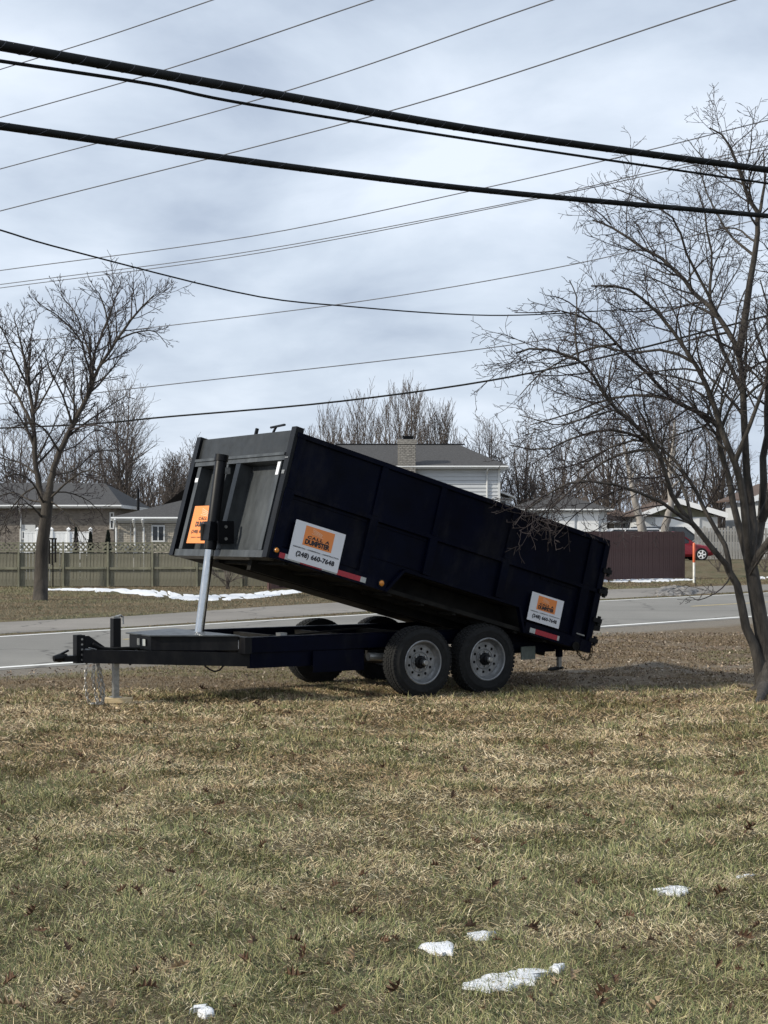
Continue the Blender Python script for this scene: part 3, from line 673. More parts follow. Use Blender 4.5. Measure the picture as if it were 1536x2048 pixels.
MB().box(h2x0-.01, h2x1, -.03, .02, zt+.01, ze2-.16).build('frieze_board', M['trim'], h2)
r2 = hip_roof(h2x0, h2x1, 0, 9, ze2, CH+(HZ-986)/s2+.35, X2(236)+4.6, h2x1-4.6, M['shingle'], h2, over=.25)
window(X2(306), X2(327), CH+(HZ-1081)/s2, CH+(HZ-1053)/s2, 0, h2)
for px in (233, 270, 288): downspout(X2(px), -.02, .3, ze2-.1, h2)
MB().tube([(X2(268), 1.2, ze2+.2), (X2(268), 1.2, ze2+1.25)], .06, 8).build('vent_pipe', M['black'], h2)
mtr = MB(); mtr.box(X2(272)-.1, X2(272)+.1, -.16, -.02, 1.0, 1.32); mtr.tube([(X2(262), -.1, 2.4), (X2(262), -.1, 1.5), (X2(266), -.1, .9)], .025, 5); mtr.box(X2(255)-.1, X2(255)+.1, -.16, -.02, 1.05, 1.4); mtr.build('utility_meter', M['bare'], h2)
# house 1: long brown brick house further left
Y1 = 80.0; s1 = F/Y1
def X1(px): return (px-768)/s1
h1 = empty('brick_house', (0, Y1, 0), 0, 'long brown brick house with grey hip roof at the far left behind the fence', 'house')
ze1 = CH+(HZ-1010)/s1; hx0, hx1 = X1(-260), X1(228)
MB().box(hx0, hx1, .02, 9.5, -.2, ze1-.16).build('wall', M['brick2'], h1)
bw_ = MB(); brick_wall(bw_, Vector((X1(-60), .02)), Vector((X1(41), .02)), .8, ze1-.2, rng=random.Random(9)); brick_wall(bw_, Vector((X1(72), .02)), Vector((hx1, .02)), .8, ze1-.2, rng=random.Random(10))
o = bw_.build('brickwork', M['brick2'], h1, fix=False); o['kind'] = 'stuff'
hip_roof(hx0, hx1, 0, 9.5, ze1, CH+(HZ-972)/s1+.3, hx0+4.5, X1(178), M['shingle'], h1)
gd = MB(); gd.box(X1(43), X1(71), -.04, .02, .3, 2.35)
gd.build('door', M['trim'], h1); window(X1(46), X1(58), 1.7, 2.0, -.05, h1, 2); window(X1(222), X1(226), 2.2, 2.9, -.02, h1, 1)
downspout(X1(42), -.02, .3, ze1-.1, h1)
# white vinyl privacy fence in between
Yv = 66.0; sv = F/Yv
vf = empty('vinyl_fence', ((110-768)/sv, Yv, 0), 0, 'white vinyl privacy fence with capped posts behind the lattice fence', 'fence')
for k, (a, b) in enumerate(((48, 74), (76, 102), (104, 136), (138, 180))):
    za = CH+(HZ-1066)/sv; n = max(3, int((b-a)/sv/.15)); x0_ = (a-110)/sv; wd = (b-a)/sv/n
    for j in range(n): MB().box(x0_+j*wd+.004, x0_+(j+1)*wd-.004, -.02, .02, .05, za).build('board', M['trim_b'], vf)
    MB().box(x0_, (b-110)/sv, -.03, .03, za, za+.06).build('rail', M['trim_b'], vf)
    p = MB(); xx = (b-110)/sv+.02; p.box(xx-.06, xx+.06, -.06, .06, 0, za+.14); p.add([(xx-.085,-.085,za+.14),(xx+.085,-.085,za+.14),(xx+.085,.085,za+.14),(xx-.085,.085,za+.14),(xx,0,za+.24)], [(0,1,4),(1,2,4),(2,3,4),(3,0,4),(3,2,1,0)]); p.build('fence_post', M['trim_b'], vf)
# clipped conifers
def conifer(px, topy, Y, wpx, label, seed):
    rng = np.random.RandomState(seed); s_ = F/Y; b = Vector(((px-768)/s_, Y, 0)); h = CH+(HZ-topy)/s_; R_ = wpx/2/s_
    root = empty('conifer', b, 0, label, 'shrub', 'small conifers behind the lattice fence')
    MB().tube([(0,0,0), (0,0,h*.9)], [.06, .015], 6).build('trunk', M['bark_l'], root)
    n = 2600; t = rng.rand(n)**.8; rad = R_*np.sqrt(rng.rand(n))*(1-t)**.75*(1+.12*rng.randn(n)); a = rng.rand(n)*2*PI
    c = np.stack([rad*np.cos(a), rad*np.sin(a), .1+t*(h-.1)], 1); l = .09
    d = np.stack([np.cos(a)*.4, np.sin(a)*.4, np.ones(n)], 1)*l; sd_ = rng.randn(n, 3)*.022
    V = np.stack([c-sd_, c+sd_, c+d], 1).reshape(-1, 3); np_mesh('foliage', V, np.arange(3*n), np.full(n, 3), M['evergreen'], root)
conifer(152, 1057, 63.5, 17, 'slim pointed dark conifer behind the fence, leftmost of three', 1)
conifer(181, 1066, 63.5, 20, 'short rounded dark conifer in the middle of the three behind the fence', 2)
conifer(216, 1063, 63.5, 24, 'widest dark conifer, nearest the pale brick house corner', 3)
# house 3: two storeys with brick chimney
Y3 = 88.0; s3 = F/Y3
def X3(px): return (px-768)/s3
def Z3(py): return CH+(HZ-py)/s3
h3 = empty('two_storey_house', (0, Y3, 0), 0, 'two storey house with pale lap siding, grey hip roof and brick chimney', 'house')
wx0, wx1 = X3(610), X3(1000); ze3 = Z3(932)
MB().box(wx0, wx1, .03, 9, 0, ze3-.16).build('wall', M['siding'], h3)
zz = ze3-.36; j = 0
while zz > .9:                                   # lap boards, each leaning out over the one below
    if zz > Z3(1040):
        for (a, b) in ((X3(600)+.4, X3(793)), (X3(835), wx1)):
            MB().add([(a,.03,zz+.2),(b,.03,zz+.2),(b,-.012,zz),(a,-.012,zz),(a,.03,zz),(b,.03,zz)], [(0,3,2,1),(3,4,5,2),(0,4,3),(1,2,5)]).build('siding_board', M['siding'], h3)
    zz -= .2
MB().box(wx1-.11, wx1+.01, -.03, .028, .2, ze3-.17).build('corner_board', M['trim'], h3)
hip_roof(wx0, wx1, 0, 9, ze3, Z3(888)+.22, wx0+1.5, X3(925), M['shingle'], h3, over=.42)
MB().box(wx0+1.5, X3(938), 4.42, 4.58, Z3(888)+.2, Z3(888)+.27).build('ridge_vent', M['black'], h3)
downspout(X3(974), -.0, .3, ze3-.1, h3)
ch = MB(); cx0, cx1 = X3(796), X3(832)
MB().box(cx0+.02, cx1-.02, -.5, .03, 0, Z3(882)).build('chimney', M['mortar'], h3)
chm = [o for o in h3.children if o.name.startswith('chimney')][0]
brick_wall(ch, Vector((cx0+.02, -.5)), Vector((cx1-.02, -.5)), Z3(1010), Z3(889), bw=.2, bh=.075, j=.018, depth=.03, rng=random.Random(4))
brick_wall(ch, Vector((cx0+.02, .03)), Vector((cx0+.02, -.5)), Z3(1010), Z3(889), bw=.2, bh=.075, j=.018, depth=.03, rng=random.Random(4))
for k in range(3): ch.box(cx0-.03-.02*(k % 2), cx1+.03+.02*(k % 2), -.56, .10, Z3(889)+k*.085, Z3(889)+k*.085+.075)
M['brick_c'] = mat('grey_chimney_brick', (.22, .21, .195), .9, 0, .3, 6, c2=(.38, .36, .33), stretch=(1, 1, 3)); o = ch.build('brickwork', M['brick_c'], chm); o['kind'] = 'stuff'
fl = MB(); fx = (cx0+cx1)/2+.05; fl.box(fx-.26, fx+.26, -.45, -.02, Z3(880), Z3(875)); fl.box(fx-.30, fx+.30, -.5, .02, Z3(874.8), Z3(872.8)); fl.build('flue_cap', M['black'], chm)
# small gabled porch wing to its right
pg = MB(); pg.prism([(X3(1000), Z3(978)), (X3(1036), Z3(992)), (X3(1036), Z3(995)), (X3(1000), Z3(982))], lambda p, k: (p[0], 1.5+k*4, p[1])); pg.build('porch_roof', M['trim'], h3)
MB().box(wx1+.01, X3(1028), 2.0, 5.4, 0, Z3(994)).build('porch_wall', M['siding'], h3); window(X3(1004), X3(1017), Z3(1010), Z3(1000), 2.0, h3, 1)
# pale low house behind the trailer rear
def simple_house(name, label, Y, x0p, x1p, eavey, ridgey, roofm, wallm, doors=(), winds=(), zb=.5, depth=8, ridge_in=2.5):
    s_ = F/Y; X = lambda p: (p-768)/s_; Z = lambda p: CH+(HZ-p)/s_-zb
    r = empty(name, (0, Y, zb), 0, label, 'house'); MB().box(X(x0p), X(x1p), .02, depth, -.6, Z(eavey)-.14).build('wall', M[wallm], r)
    hip_roof(X(x0p), X(x1p), 0, depth, Z(eavey), Z(ridgey), X(x0p)+ridge_in, X(x1p)-ridge_in, M[roofm], r, over=.35)
    for a, b, c in doors:
        g_ = MB().box(X(a), X(b), -.03, .02, -.05, Z(c)).build('garage_door', M['trim_b'], r)
        for k in range(4): hh = (Z(c)+.05)/4; MB().box(X(a)+.04, X(b)-.04, -.05, -.03, -.05+k*hh+.02, -.05+(k+1)*hh-.02).build('panel', M['trim_b'], g_)
    for a, b, c, d in winds: window(X(a), X(b), Z(d), Z(c), 0, r, 2)
    return r
simple_house('low_house', 'low pale house with grey roof and white garage doors behind the trailer rear', 104, 1030, 1214, 1018, 985, 'shingle', 'siding', doors=((1100, 1150, 1024), (1155, 1198, 1024)), winds=((1050, 1075, 1026, 1042),))
simple_house('low_house', 'low house with brown roof between the pale garage doors and the white gable', 106, 1218, 1278, 1042, 1018, 'shingle_brown', 'brick2', winds=((1230, 1250, 1046, 1054),), ridge_in=.8)
def gable_house(label, Y, pts, wallm, gablem, roofm, zb=.55, depth=9, doors=()):
    """pts: left eave, peak, right eave in pixels; the gable faces the road"""
    s_ = F/Y; (ax, ay), (bx, by), (cx_, cy_) = pts; X = lambda p: (p-768)/s_; Z = lambda p: CH+(HZ-p)/s_-zb
    r = empty('gabled_house', (0, Y, zb), 0, label, 'house'); x0, x1 = X(ax)+.5, X(cx_)-.5; zl = Z(max(ay, cy_))-.15
    MB().box(x0, x1, .02, depth, -.6, zl).build('wall', M[wallm], r)
    MB().prism([(x0, zl+.002), (x1, zl+.002), (X(bx), Z(by)-.25)], lambda p, k: (p[0], .03+k*.1, p[1])).build('gable', M[gablem], r)
    for (p, q_) in (((X(ax), Z(ay)), (X(bx), Z(by))), ((X(bx), Z(by)), (X(cx_), Z(cy_)))):
        MB().prism([(p[0], p[1]-.08), (q_[0], q_[1]-.08), (q_[0], q_[1]+.02), (p[0], p[1]+.02)], lambda a, k: (a[0], -.5+k*(depth+.8), a[1])).build('roof', M[roofm], r)
        MB().prism([(p[0], p[1]-.28), (q_[0], q_[1]-.28), (q_[0], q_[1]+.03), (p[0], p[1]+.03)], lambda a, k: (a[0], -.56+k*.055, a[1])).build('rake_board', M['trim_b'], r)
    for a, b, c in doors:
        g_ = MB().box(X(a), X(b), -.03, .02, -.05, Z(c)).build('garage_door', M['trim_b'], r)
        for k in range(4): hh = (Z(c)+.05)/4; MB().box(X(a)+.04, X(b)-.04, -.05, -.03, -.05+k*hh+.02, -.05+(k+1)*hh-.02).build('panel', M['trim_b'], g_)
    return r
gable_house('white house with a low gable and white rake boards above the brown fence', 98, ((1274, 1029), (1354, 998), (1452, 1027)), 'siding', 'lattice', 'shingle_brown', doors=((1310, 1400, 1036),))
gable_house('house with steep white rake board at the far right edge behind the near tree', 92, ((1500, 996), (1590, 958), (1680, 996)), 'siding', 'shingle_brown', 'shingle_brown', doors=((1520, 1560, 1024),))

# ------------------------------------------------------------------ parked vehicles
def make_car(label, loc, rz, paint, L=4.5, Hh=1.45, W=1.78, tall=False, glass='glass'):
    root = empty('parked_car', loc, rz, label, 'car')
    # x to the front; station: (x, z_bottom, z_belt, half width)
    hw = W/2; belt = Hh*.60
    st = [(-.50,.42,.62,.78),(-.47,.30,.88,.92),(-.36,.24,.96,1),(-.1,.22,1.0,1),(.16,.22,.99,1),(.30,.22,.93,.99),(.42,.26,.82,.95),(.485,.32,.66,.86),(.50,.40,.54,.74)]
    if tall: st[0] = (-.50,.40,.9,.84); st[1] = (-.485,.30,1.0,.93)
    mb = MB(); rows = []
    for x, zb, zt, k in st:
        h = hw*k; zt_ = belt*zt; rows.append([(x*L, y*h, z) for y, z in ((-.90,zb),(-1,zb+.12),(-1,zb+(zt_-zb)*.55),(-.96,zt_-.05),(-.88,zt_),(0,zt_+.03),(.88,zt_),(.96,zt_-.05),(1,zb+(zt_-zb)*.55),(1,zb+.12),(.90,zb))])
    n = len(rows[0]); mb.add([p for r in rows for p in r], [(i*n+j, i*n+(j+1) % n, (i+1)*n+(j+1) % n, (i+1)*n+j) for i in range(len(rows)-1) for j in range(n)]+[tuple(range(n)), tuple(range((len(rows)-1)*n, len(rows)*n))[::-1]])
    mb.build('body', paint, root, True)
    bz = belt*.97; g0, g1 = (-.49 if tall else -.42), .24; r0, r1 = (-.46 if tall else -.26), .06
    gv = MB(); gv.add([(g0*L,-hw*.88,bz),(g1*L,-hw*.88,bz),(g1*L,hw*.88,bz),(g0*L,hw*.88,bz),(r0*L,-hw*.70,Hh-.04),(r1*L,-hw*.70,Hh-.04),(r1*L,hw*.70,Hh-.04),(r0*L,hw*.70,Hh-.04)], [(0,1,5,4),(1,2,6,5),(2,3,7,6),(3,0,4,7)])
    gv.build('windows', M[glass], root)
    rf = MB(); rf.add([(r0*L-.03,-hw*.72,Hh-.05),(r1*L+.03,-hw*.72,Hh-.05),(r1*L+.03,hw*.72,Hh-.05),(r0*L-.03,hw*.72,Hh-.05),(r0*L+.08,-hw*.6,Hh),(r1*L-.1,-hw*.6,Hh),(r1*L-.1,hw*.6,Hh),(r0*L+.08,hw*.6,Hh)], [(0,1,5,4),(1,2,6,5),(2,3,7,6),(3,0,4,7),(4,5,6,7),(3,2,1,0)])
    rf.build('roof', paint, root, True)
    pl = MB()
    for sy in (-1, 1):
        for xa, xb in ((g1, r1), (-.06, -.07), (g0, r0)): pl.bar((xa*L, sy*hw*.885, bz), (xb*L, sy*hw*.715, Hh-.03), .06)
    pl.build('pillars', paint, root)
    for sx in (-.30, .31):
        for sy in (-1, 1):
            wh = MB(); wh.lathe([(.0,-.10),(.20,-.10),(.31,-.10),(.325,-.06),(.325,.06),(.31,.10),(.20,.10),(0,.10)], 24); wo = wh.build('wheel', M['rubber'], root, True); wo.location = (sx*L, sy*(hw-.09), .325)
            rm = MB(); yy = sy*.106
            rm.lathe([(.19, yy), (.215, yy*.99)], 24)
            for k in range(5): a = 2*PI*k/5; rm.bar((.03*math.cos(a), yy, .03*math.sin(a)), (.2*math.cos(a), yy, .2*math.sin(a)), .07, .02, up=(0,1,0))
            rm.build('rim', M['trim_b'], wo)
    for sy in (-1, 1):
        MB().box(L*.465, L*.492, sy*hw*.62-.14, sy*hw*.62+.14, belt*.62, belt*.74).build('headlight', M['glass'], root)
        MB().box(-L*.503, -L*.49, sy*hw*.6-.12, sy*hw*.6+.12, belt*.7, belt*.86).build('tail_light', M['tape_red'], root)
        MB().box(.17*L, .20*L, sy*hw*1.0, sy*hw*1.15, bz, bz+.13).build('mirror', paint, root)
    return root
p_red = mat('red_car_paint', (.20, .010, .020), .25, .1, .1, 2); p_white = mat('white_car_paint', (.70, .71, .72), .25, 0, .04, 2)
p_dark = mat('dark_car_paint', (.03, .035, .045), .25, .2, .1, 2); p_silver = mat('silver_car_paint', (.34, .35, .36), .3, .4, .1, 2)
make_car('red car half hidden behind the right end of the brown fence', (((1338-768)/F)*81, 81, .58), math.radians(4), p_red)
make_car('white car whose roof shows over the brown fence near the trailer rear', (((1232-768)/F)*86, 86, .60), math.radians(186), p_white, L=4.7, Hh=1.60, tall=True)
make_car('dark car whose roof shows over the right half of the brown fence', (((1350-768)/F)*89, 89, .60), math.radians(8), p_dark, L=4.8, Hh=1.72, W=1.9, tall=True)
make_car('silver car behind the red one, seen between the near tree stems', (((1432-768)/F)*86, 86, .60), math.radians(185), p_silver, L=4.6, Hh=1.5)

# marker post
mp = empty('marker_post', gp(1388, 1166), 0, 'thin orange and white utility marker post standing right of the brown fence', 'marker post')
MB().lathe([(0,0),(.045,0),(.045,.78)], 14, Matrix.Rotation(PI/2, 4, 'X')).build('lower_tube', mat('white_plastic', (.72,.71,.66), .5), mp, True)
MB().lathe([(.046,.78),(.05,.79),(.05,1.5),(.03,1.53),(0,1.53)], 14, Matrix.Rotation(PI/2, 4, 'X')).build('upper_tube', mat('orange_plastic', (.62,.13,.05), .5, 0, .15, 8), mp, True)

# ------------------------------------------------------------------ snow
def snow(name, outline, z, h, label, seed, kind=None, m=None, cat='snow patch'):
    """a low melting heap: rings shrinking inwards and rising"""
    rng = random.Random(seed); P = [Vector((p[0], p[1])) for p in outline]; Q = []
    n0 = len(P)
    for i in range(n0):
        a, b = P[i], P[(i+1) % n0]; k = max(2, min(14, int((b-a).length/.025)))
        for j in range(k): p = a.lerp(b, j/k); Q.append(p+Vector((rng.gauss(0, 1), rng.gauss(0, 1)))*.012*max(1, h/.05))
    c = sum(Q, Vector((0,0)))/len(Q); rings = [(1.02, -.012, 0), (.96, .35*h, .3), (.86, .75*h, .2), (.6, h, .2), (.3, h*1.02, .2)]; mb = MB(); n = len(Q)
    for s_, zz, rr in rings:
        for q_ in Q: r_ = c+(q_-c)*s_; mb.v.append((r_.x-c.x, r_.y-c.y, zz+rng.uniform(-rr, rr)*h*(zz > 0)))
    for k in range(len(rings)-1): mb.f += [(k*n+i, k*n+(i+1) % n, (k+1)*n+(i+1) % n, (k+1)*n+i) for i in range(n)]
    mb.v.append((0, 0, h)); mb.f += [((len(rings)-1)*n+i, (len(rings)-1)*n+(i+1) % n, len(mb.v)-1) for i in range(n)]
    o = mb.build(name, m or M['snow'], None, True); o.location = (c.x, c.y, z); tag(o, label, cat, kind=kind); return o
def sn(pxs): return [v2(gp(a, b)) for a, b in pxs]
zs = .011
snow('snow_patch', sn([(915,1980),(960,1962),(1010,1950),(1060,1944),(1100,1944),(1096,1952),(1070,1958),(1062,1972),(1040,1974),(1020,1984),(985,1990),(950,1986)]), zs, .010, 'longest snow patch, a thin wedge in the grass near the bottom right', 1)
snow('snow_patch', sn([(1096,1940),(1110,1934),(1136,1934),(1130,1943),(1108,1947)]), zs, .010, 'tiny snow scrap at the tip of the long wedge', 2)
snow('snow_patch', sn([(842,1896),(868,1892),(895,1889),(915,1902),(905,1912),(880,1913),(862,1906)]), zs, .010, 'diamond shaped snow patch left of the long wedge', 3)
snow('snow_patch', sn([(932,1874),(960,1870),(992,1868),(972,1880),(945,1884)]), zs, .010, 'small thin snow patch just above the diamond shaped one', 4)
snow('snow_patch', sn([(1310,1782),(1340,1777),(1380,1779),(1375,1788),(1350,1795),(1322,1793)]), zs, .010, 'oval snow patch alone in the grass at right', 5)
snow('snow_patch', sn([(376,2024),(405,2015),(425,2024),(435,2036),(410,2038)]), zs, .010, 'greyish snow patch cut by the bottom edge of the lawn at left', 6)
snow('snow_patch', sn([(1472,1758),(1490,1754),(1508,1752),(1500,1756),(1482,1760)]), zs-.006, .010, 'faint thin snow scrap at the right edge above the oval one', 7)
# long strips beyond the road
STR = []
def strip(name, top, bot, label, h, seed):
    STR.append(([gp(*p) for p in top], [gp(*p) for p in bot]))
    A = [v2(gp(*p)) for p in top]; Bq = [v2(gp(*p)) for p in bot]; rng = random.Random(seed); mb = MB(); n = len(A)*10
    SA = spline([Vector((p.x, p.y, 0)) for p in A], n); SB = spline([Vector((p.x, p.y, 0)) for p in Bq], n)
    SA = [p+Vector((0, rng.gauss(0, .22), 0)) for p in SA]; SB = [p+Vector((0, rng.gauss(0, .30), 0)) for p in SB]
    rows = 6
    for i in range(n):
        for j in range(rows): t = j/(rows-1); p = SA[i].lerp(SB[i], t); zz = -.01 if j in (0, rows-1) else h*rng.uniform(-.25, 1.1)*(1.0 if j in (2, 3) else .8); mb.v.append((p.x, p.y, zz))
    mb.f = [(i*rows+j, i*rows+j+1, (i+1)*rows+j+1, (i+1)*rows+j) for i in range(n-1) for j in range(rows-1)]
    o = mb.build(name, M['snow'], None, True); return tag(o, label, 'snow strip')
strip('snow_strip', [(85,1179),(200,1177),(310,1179),(395,1189),(480,1187),(560,1180),(640,1176)], [(85,1181),(200,1183),(310,1194),(395,1202),(480,1200),(560,1191),(640,1180)], 'long white strip of snow along the foot of the wooden fence', .06, 3)
strip('snow_strip', [(1180,1156),(1260,1155),(1330,1156),(1385,1159)], [(1180,1166),(1260,1165),(1330,1164),(1385,1160.5)], 'narrow snow strip along the foot of the brown fence', .05, 4)
strip('snow_strip', [(1500,1153),(1560,1152),(1640,1152)], [(1500,1159),(1560,1160),(1640,1157)], 'snow strip seen right of the near tree fork', .05, 5)
m_dirty = mat('dirty_ploughed_snow', (.05, .045, .04), .95, 0, .6, 5, c2=(.34, .32, .30), bump=1, bscale=7, dist=.08)
snow('gravel_heap', sn([(1308,1190),(1320,1180),(1345,1176),(1380,1178),(1395,1184),(1385,1190),(1340,1192)]), 0, .13, 'low heap of dirty ploughed snow and gravel on the far verge', 8, None, m_dirty, 'snow heap')

# ------------------------------------------------------------------ the dump trailer
TX, TY, TH = -.219, 18.897, math.radians(32.93)
T = empty('dump_trailer', (TX, TY, 0), TH, 'dark navy tandem axle dump trailer with its bed tipped up, parked on the grass', 'trailer')
def part(mb, name, m, parent=None, sm=False): return mb.build(name, M[m], parent or T, sm)
def bx(u0, u1, v0, v1, z0, z1): return MB().box(u0, u1, -v1, -v0, z0, z1)
# main frame
for s_ in (1, -1):
    a, b = (.76, .84) if s_ > 0 else (-.84, -.76)
    part(bx(-1.95, 2.16, a, b, .535, .68), 'frame_rail', 'navy')
    part(bx(-1.95, 2.16, a-.004 if s_ > 0 else a, b if s_ > 0 else b+.004, .683, .695), 'rail_cap', 'navy')
    # tongue rail converging to the coupler and carried back under the frame
    tg = MB(); tg.prism([(-3.47, .445), (-3.47, .58), (-1.93, .533), (-1.93, .39)], lambda p, k: (p[0], -(s_*(.075+(p[0]+3.47)/1.54*.70)-(.04 if k else -.04)), p[1])); part(tg, 'tongue_rail', 'black')
    part(bx(-1.925, -.58, min(s_*.74, s_*.82), max(s_*.74, s_*.82), .37, .532), 'lower_rail', 'navy')
    part(bx(-1.20, -.56, min(s_*.86, s_*.87), max(s_*.86, s_*.87), .30, .525), 'gusset_plate', 'navy')
part(bx(-2.03, -1.952, -.90, .90, .53, .70), 'front_beam', 'black')
for u in (-1.3, -.5, .35, 1.2, 2.0): part(bx(u, u+.07, -.758, .758, .54, .66), 'crossmember', 'under')
part(bx(-1.5, -1.42, .60, .70, .60, .72), 'bracket', 'bare')
part(MB().tube([(-1.2, -.3, .66), (.1, .1, .70)], .012, 6), 'hydraulic_hose', 'rubber')
for u in (-.02, .85): part(MB().tube([(u, -1.0, .36), (u, 1.0, .36)], .045, 12), 'axle', 'under')
part(MB().tube([(-.50, -.86, .44), (-.18, -.86, .42)], .045, 10), 'torsion_arm', 'bare')
for v in (.72, -.72):
    part(bx(-.45, 1.35, min(v, v*1.06), max(v, v*1.06), .42, .50), 'leaf_spring', 'under')
# toolbox
tb = MB(); tb.prism([(-2.80, .27), (-2.80, -.27), (-2.035, -.76), (-2.035, .76)], lambda p, k: (p[0], -p[1], .56+k*.145)); tb = part(tb, 'toolbox', 'black')
lid = MB(); lid.prism([(-2.83, .30), (-2.83, -.30), (-2.034, -.80), (-2.034, .80)], lambda p, k: (p[0], -p[1], .707+k*.012)); lid.build('lid', M['front'], tb)
lt = MB(); lt.box(-2.812, -2.803, -.02+.0, .05, .60, .67); lt.build('latch', M['bare'], tb)
# coupler, mount, jack
cp = MB(); cp.tube([(-3.76, 0, .495), (-3.70, 0, .50), (-3.62, 0, .50)], [.03, .045, .04], 12); cp.box(-3.66, -3.47, -.05, .05, .46, .52); cp.bar((-3.70, 0, .53), (-3.60, 0, .575), .03, .02); part(cp, 'coupler', 'black')
cm = MB(); cm.box(-3.53, -3.51, -.05, .05, .44, .73); cm.box(-3.51, -3.44, .03, .055, .44, .73); cm.box(-3.51, -3.44, -.055, -.03, .44, .73); cmo = part(cm, 'coupler_mount', 'black')
gs_ = MB(); gs_.prism([(-3.44, .59), (-3.44, .72), (-3.40, .72), (-3.20, .585)], lambda p, k: (p[0], -.06+k*.012, p[1])); gs_.build('gusset', M['black'], cmo)
for k in range(5):
    z = .475+k*.053
    MB().lathe([(0, -.004), (.011, -.004), (.011, .0)], 10, Matrix.Translation((-3.475, -.057, z))).build('bolt_hole', M['bare'], cmo)
part(bx(-3.47, -3.36, -.09, .09, .445, .575), 'tongue_box', 'black')
jk = MB(); jk.box(-3.12, -3.035, -.042, .042, .42, .89); jk = part(jk, 'tongue_jack', 'black')
MB().box(-3.107, -3.048, -.03, .03, .075, .42).build('jack_leg', M['bare'], jk)
MB().box(-3.13, -3.03, -.06, .06, .062, .074).build('jack_foot', M['bare'], jk)
jc = MB(); jc.box(-3.11, -3.04, -.03, .03, .89, .91); jc.tube([(-3.08, 0, .905), (-3.03, -.02, .92), (-3.0, -.02, .90)], .012, 8); jc.tube([(-3.02, -.05, .90), (-3.02, -.06, .83)], .012, 8); jc.build('gear_cap', M['bare'], jk)
cr = MB(); cr.tube([(-3.0, -.13, .52), (-2.90, -.14, .555), (-2.86, -.15, .52), (-2.98, -.17, .43), (-3.0, -.19, .42)], .014, 8); cr.build('crank_handle', M['black'], jk)
part(MB().tube([(-3.37, -.10, .64), (-3.30, -.11, .60), (-3.2, -.12, .585), (-3.0, -.12, .585), (-2.86, -.12, .58)], .012, 8), 'wiring_cable', 'rubber')
part(MB().tube([(-3.42, -.1, .60), (-3.34, -.11, .58), (-3.345, -.11, .50), (-3.36, -.10, .46)], .006, 6), 'breakaway_cable', 'bare')
part(MB().tube([(-2.32, -.55, .40), (-2.27, -.56, .36), (-2.22, -.58, .335), (-2.17, -.60, .35), (-2.13, -.62, .40)], .010, 6), 'loose_wire', 'rubber')
part(MB().tube([(-2.72, -.35, .44), (-2.69, -.36, .415), (-2.65, -.38, .43)], .010, 6), 'loose_wire', 'rubber')
lb = MB().box(-3.455, -3.365, -.094, -.090, .46, .51); part(lb, 'rating_label', 'white')
st_ = MB().box(-2.036, -2.031, -.76, -.70, .575, .665); part(st_, 'warning_label', 'white')
st_ = MB().box(-2.814, -2.812, -.16, -.08, .60, .67); part(st_, 'warning_label', 'tape_silver')
# chains
def link_mesh(L=.058, W=.040, r=.0072):
    mb = MB(); pts = []
    for k in range(12):
        a = 2*PI*k/12; c, s_ = math.cos(a), math.sin(a); pts.append(Vector((c*(W/2-r), 0, s_*(W/2-r)+math.copysign(L/2-W/2, s_) if abs(s_) > .01 else 0)))
    n = len(pts); m_ = 6
    for i, p in enumerate(pts):
        d = (pts[(i+1) % n]-pts[i-1]).normalized(); b = Vector((0,1,0)); a_ = d.cross(b).normalized()
        for k in range(m_): t = 2*PI*k/m_; mb.v.append(tuple(p+(a_*math.cos(t)+b*math.sin(t))*r))
    for i in range(n):
        for k in range(m_): mb.f.append((i*m_+k, i*m_+(k+1) % m_, ((i+1) % n)*m_+(k+1) % m_, ((i+1) % n)*m_+k))
    return mb
lm = {}
for kk in ('chain', 'rust_chain'):
    o = link_mesh().build('link', M[kk], None, True); lm[kk] = o.data; bpy.data.objects.remove(o)
def chain(path, name='safety_chain', kk='chain', pitch=.040):
    root = MB().tube([path[0], Vector(path[0])+Vector((0, .03, .02))], .012, 8).build(name, M['bare'], T); sp_ = spline(path, 60); acc = 0; k = 0; last = sp_[0]
    for p in sp_[1:]:
        acc += (p-last).length
        if acc >= pitch:
            acc -= pitch; o = bpy.data.objects.new('link', lm[kk]); col.objects.link(o); o.parent = root; d = (p-last).normalized()
            o.rotation_mode = 'QUATERNION'; qd = d.to_track_quat('Z', 'Y'); from mathutils import Quaternion
            o.rotation_quaternion = qd @ Quaternion((0,0,1), PI/2*(k % 2)+.3); o.location = p; k += 1
        last = p
chain([(-3.44,-.10,.44),(-3.46,-.11,.30),(-3.45,-.11,.15),(-3.42,-.12,.04),(-3.36,-.14,.03)])
chain([(-3.36,-.11,.44),(-3.38,-.12,.30),(-3.35,-.12,.12),(-3.33,-.15,.03),(-3.27,-.13,.04),(-3.31,-.12,.2),(-3.32,-.11,.42)])
chain([(-3.31,-.09,.45),(-3.28,-.10,.30),(-3.26,-.12,.14),(-3.29,-.14,.04),(-3.36,-.16,.03)])
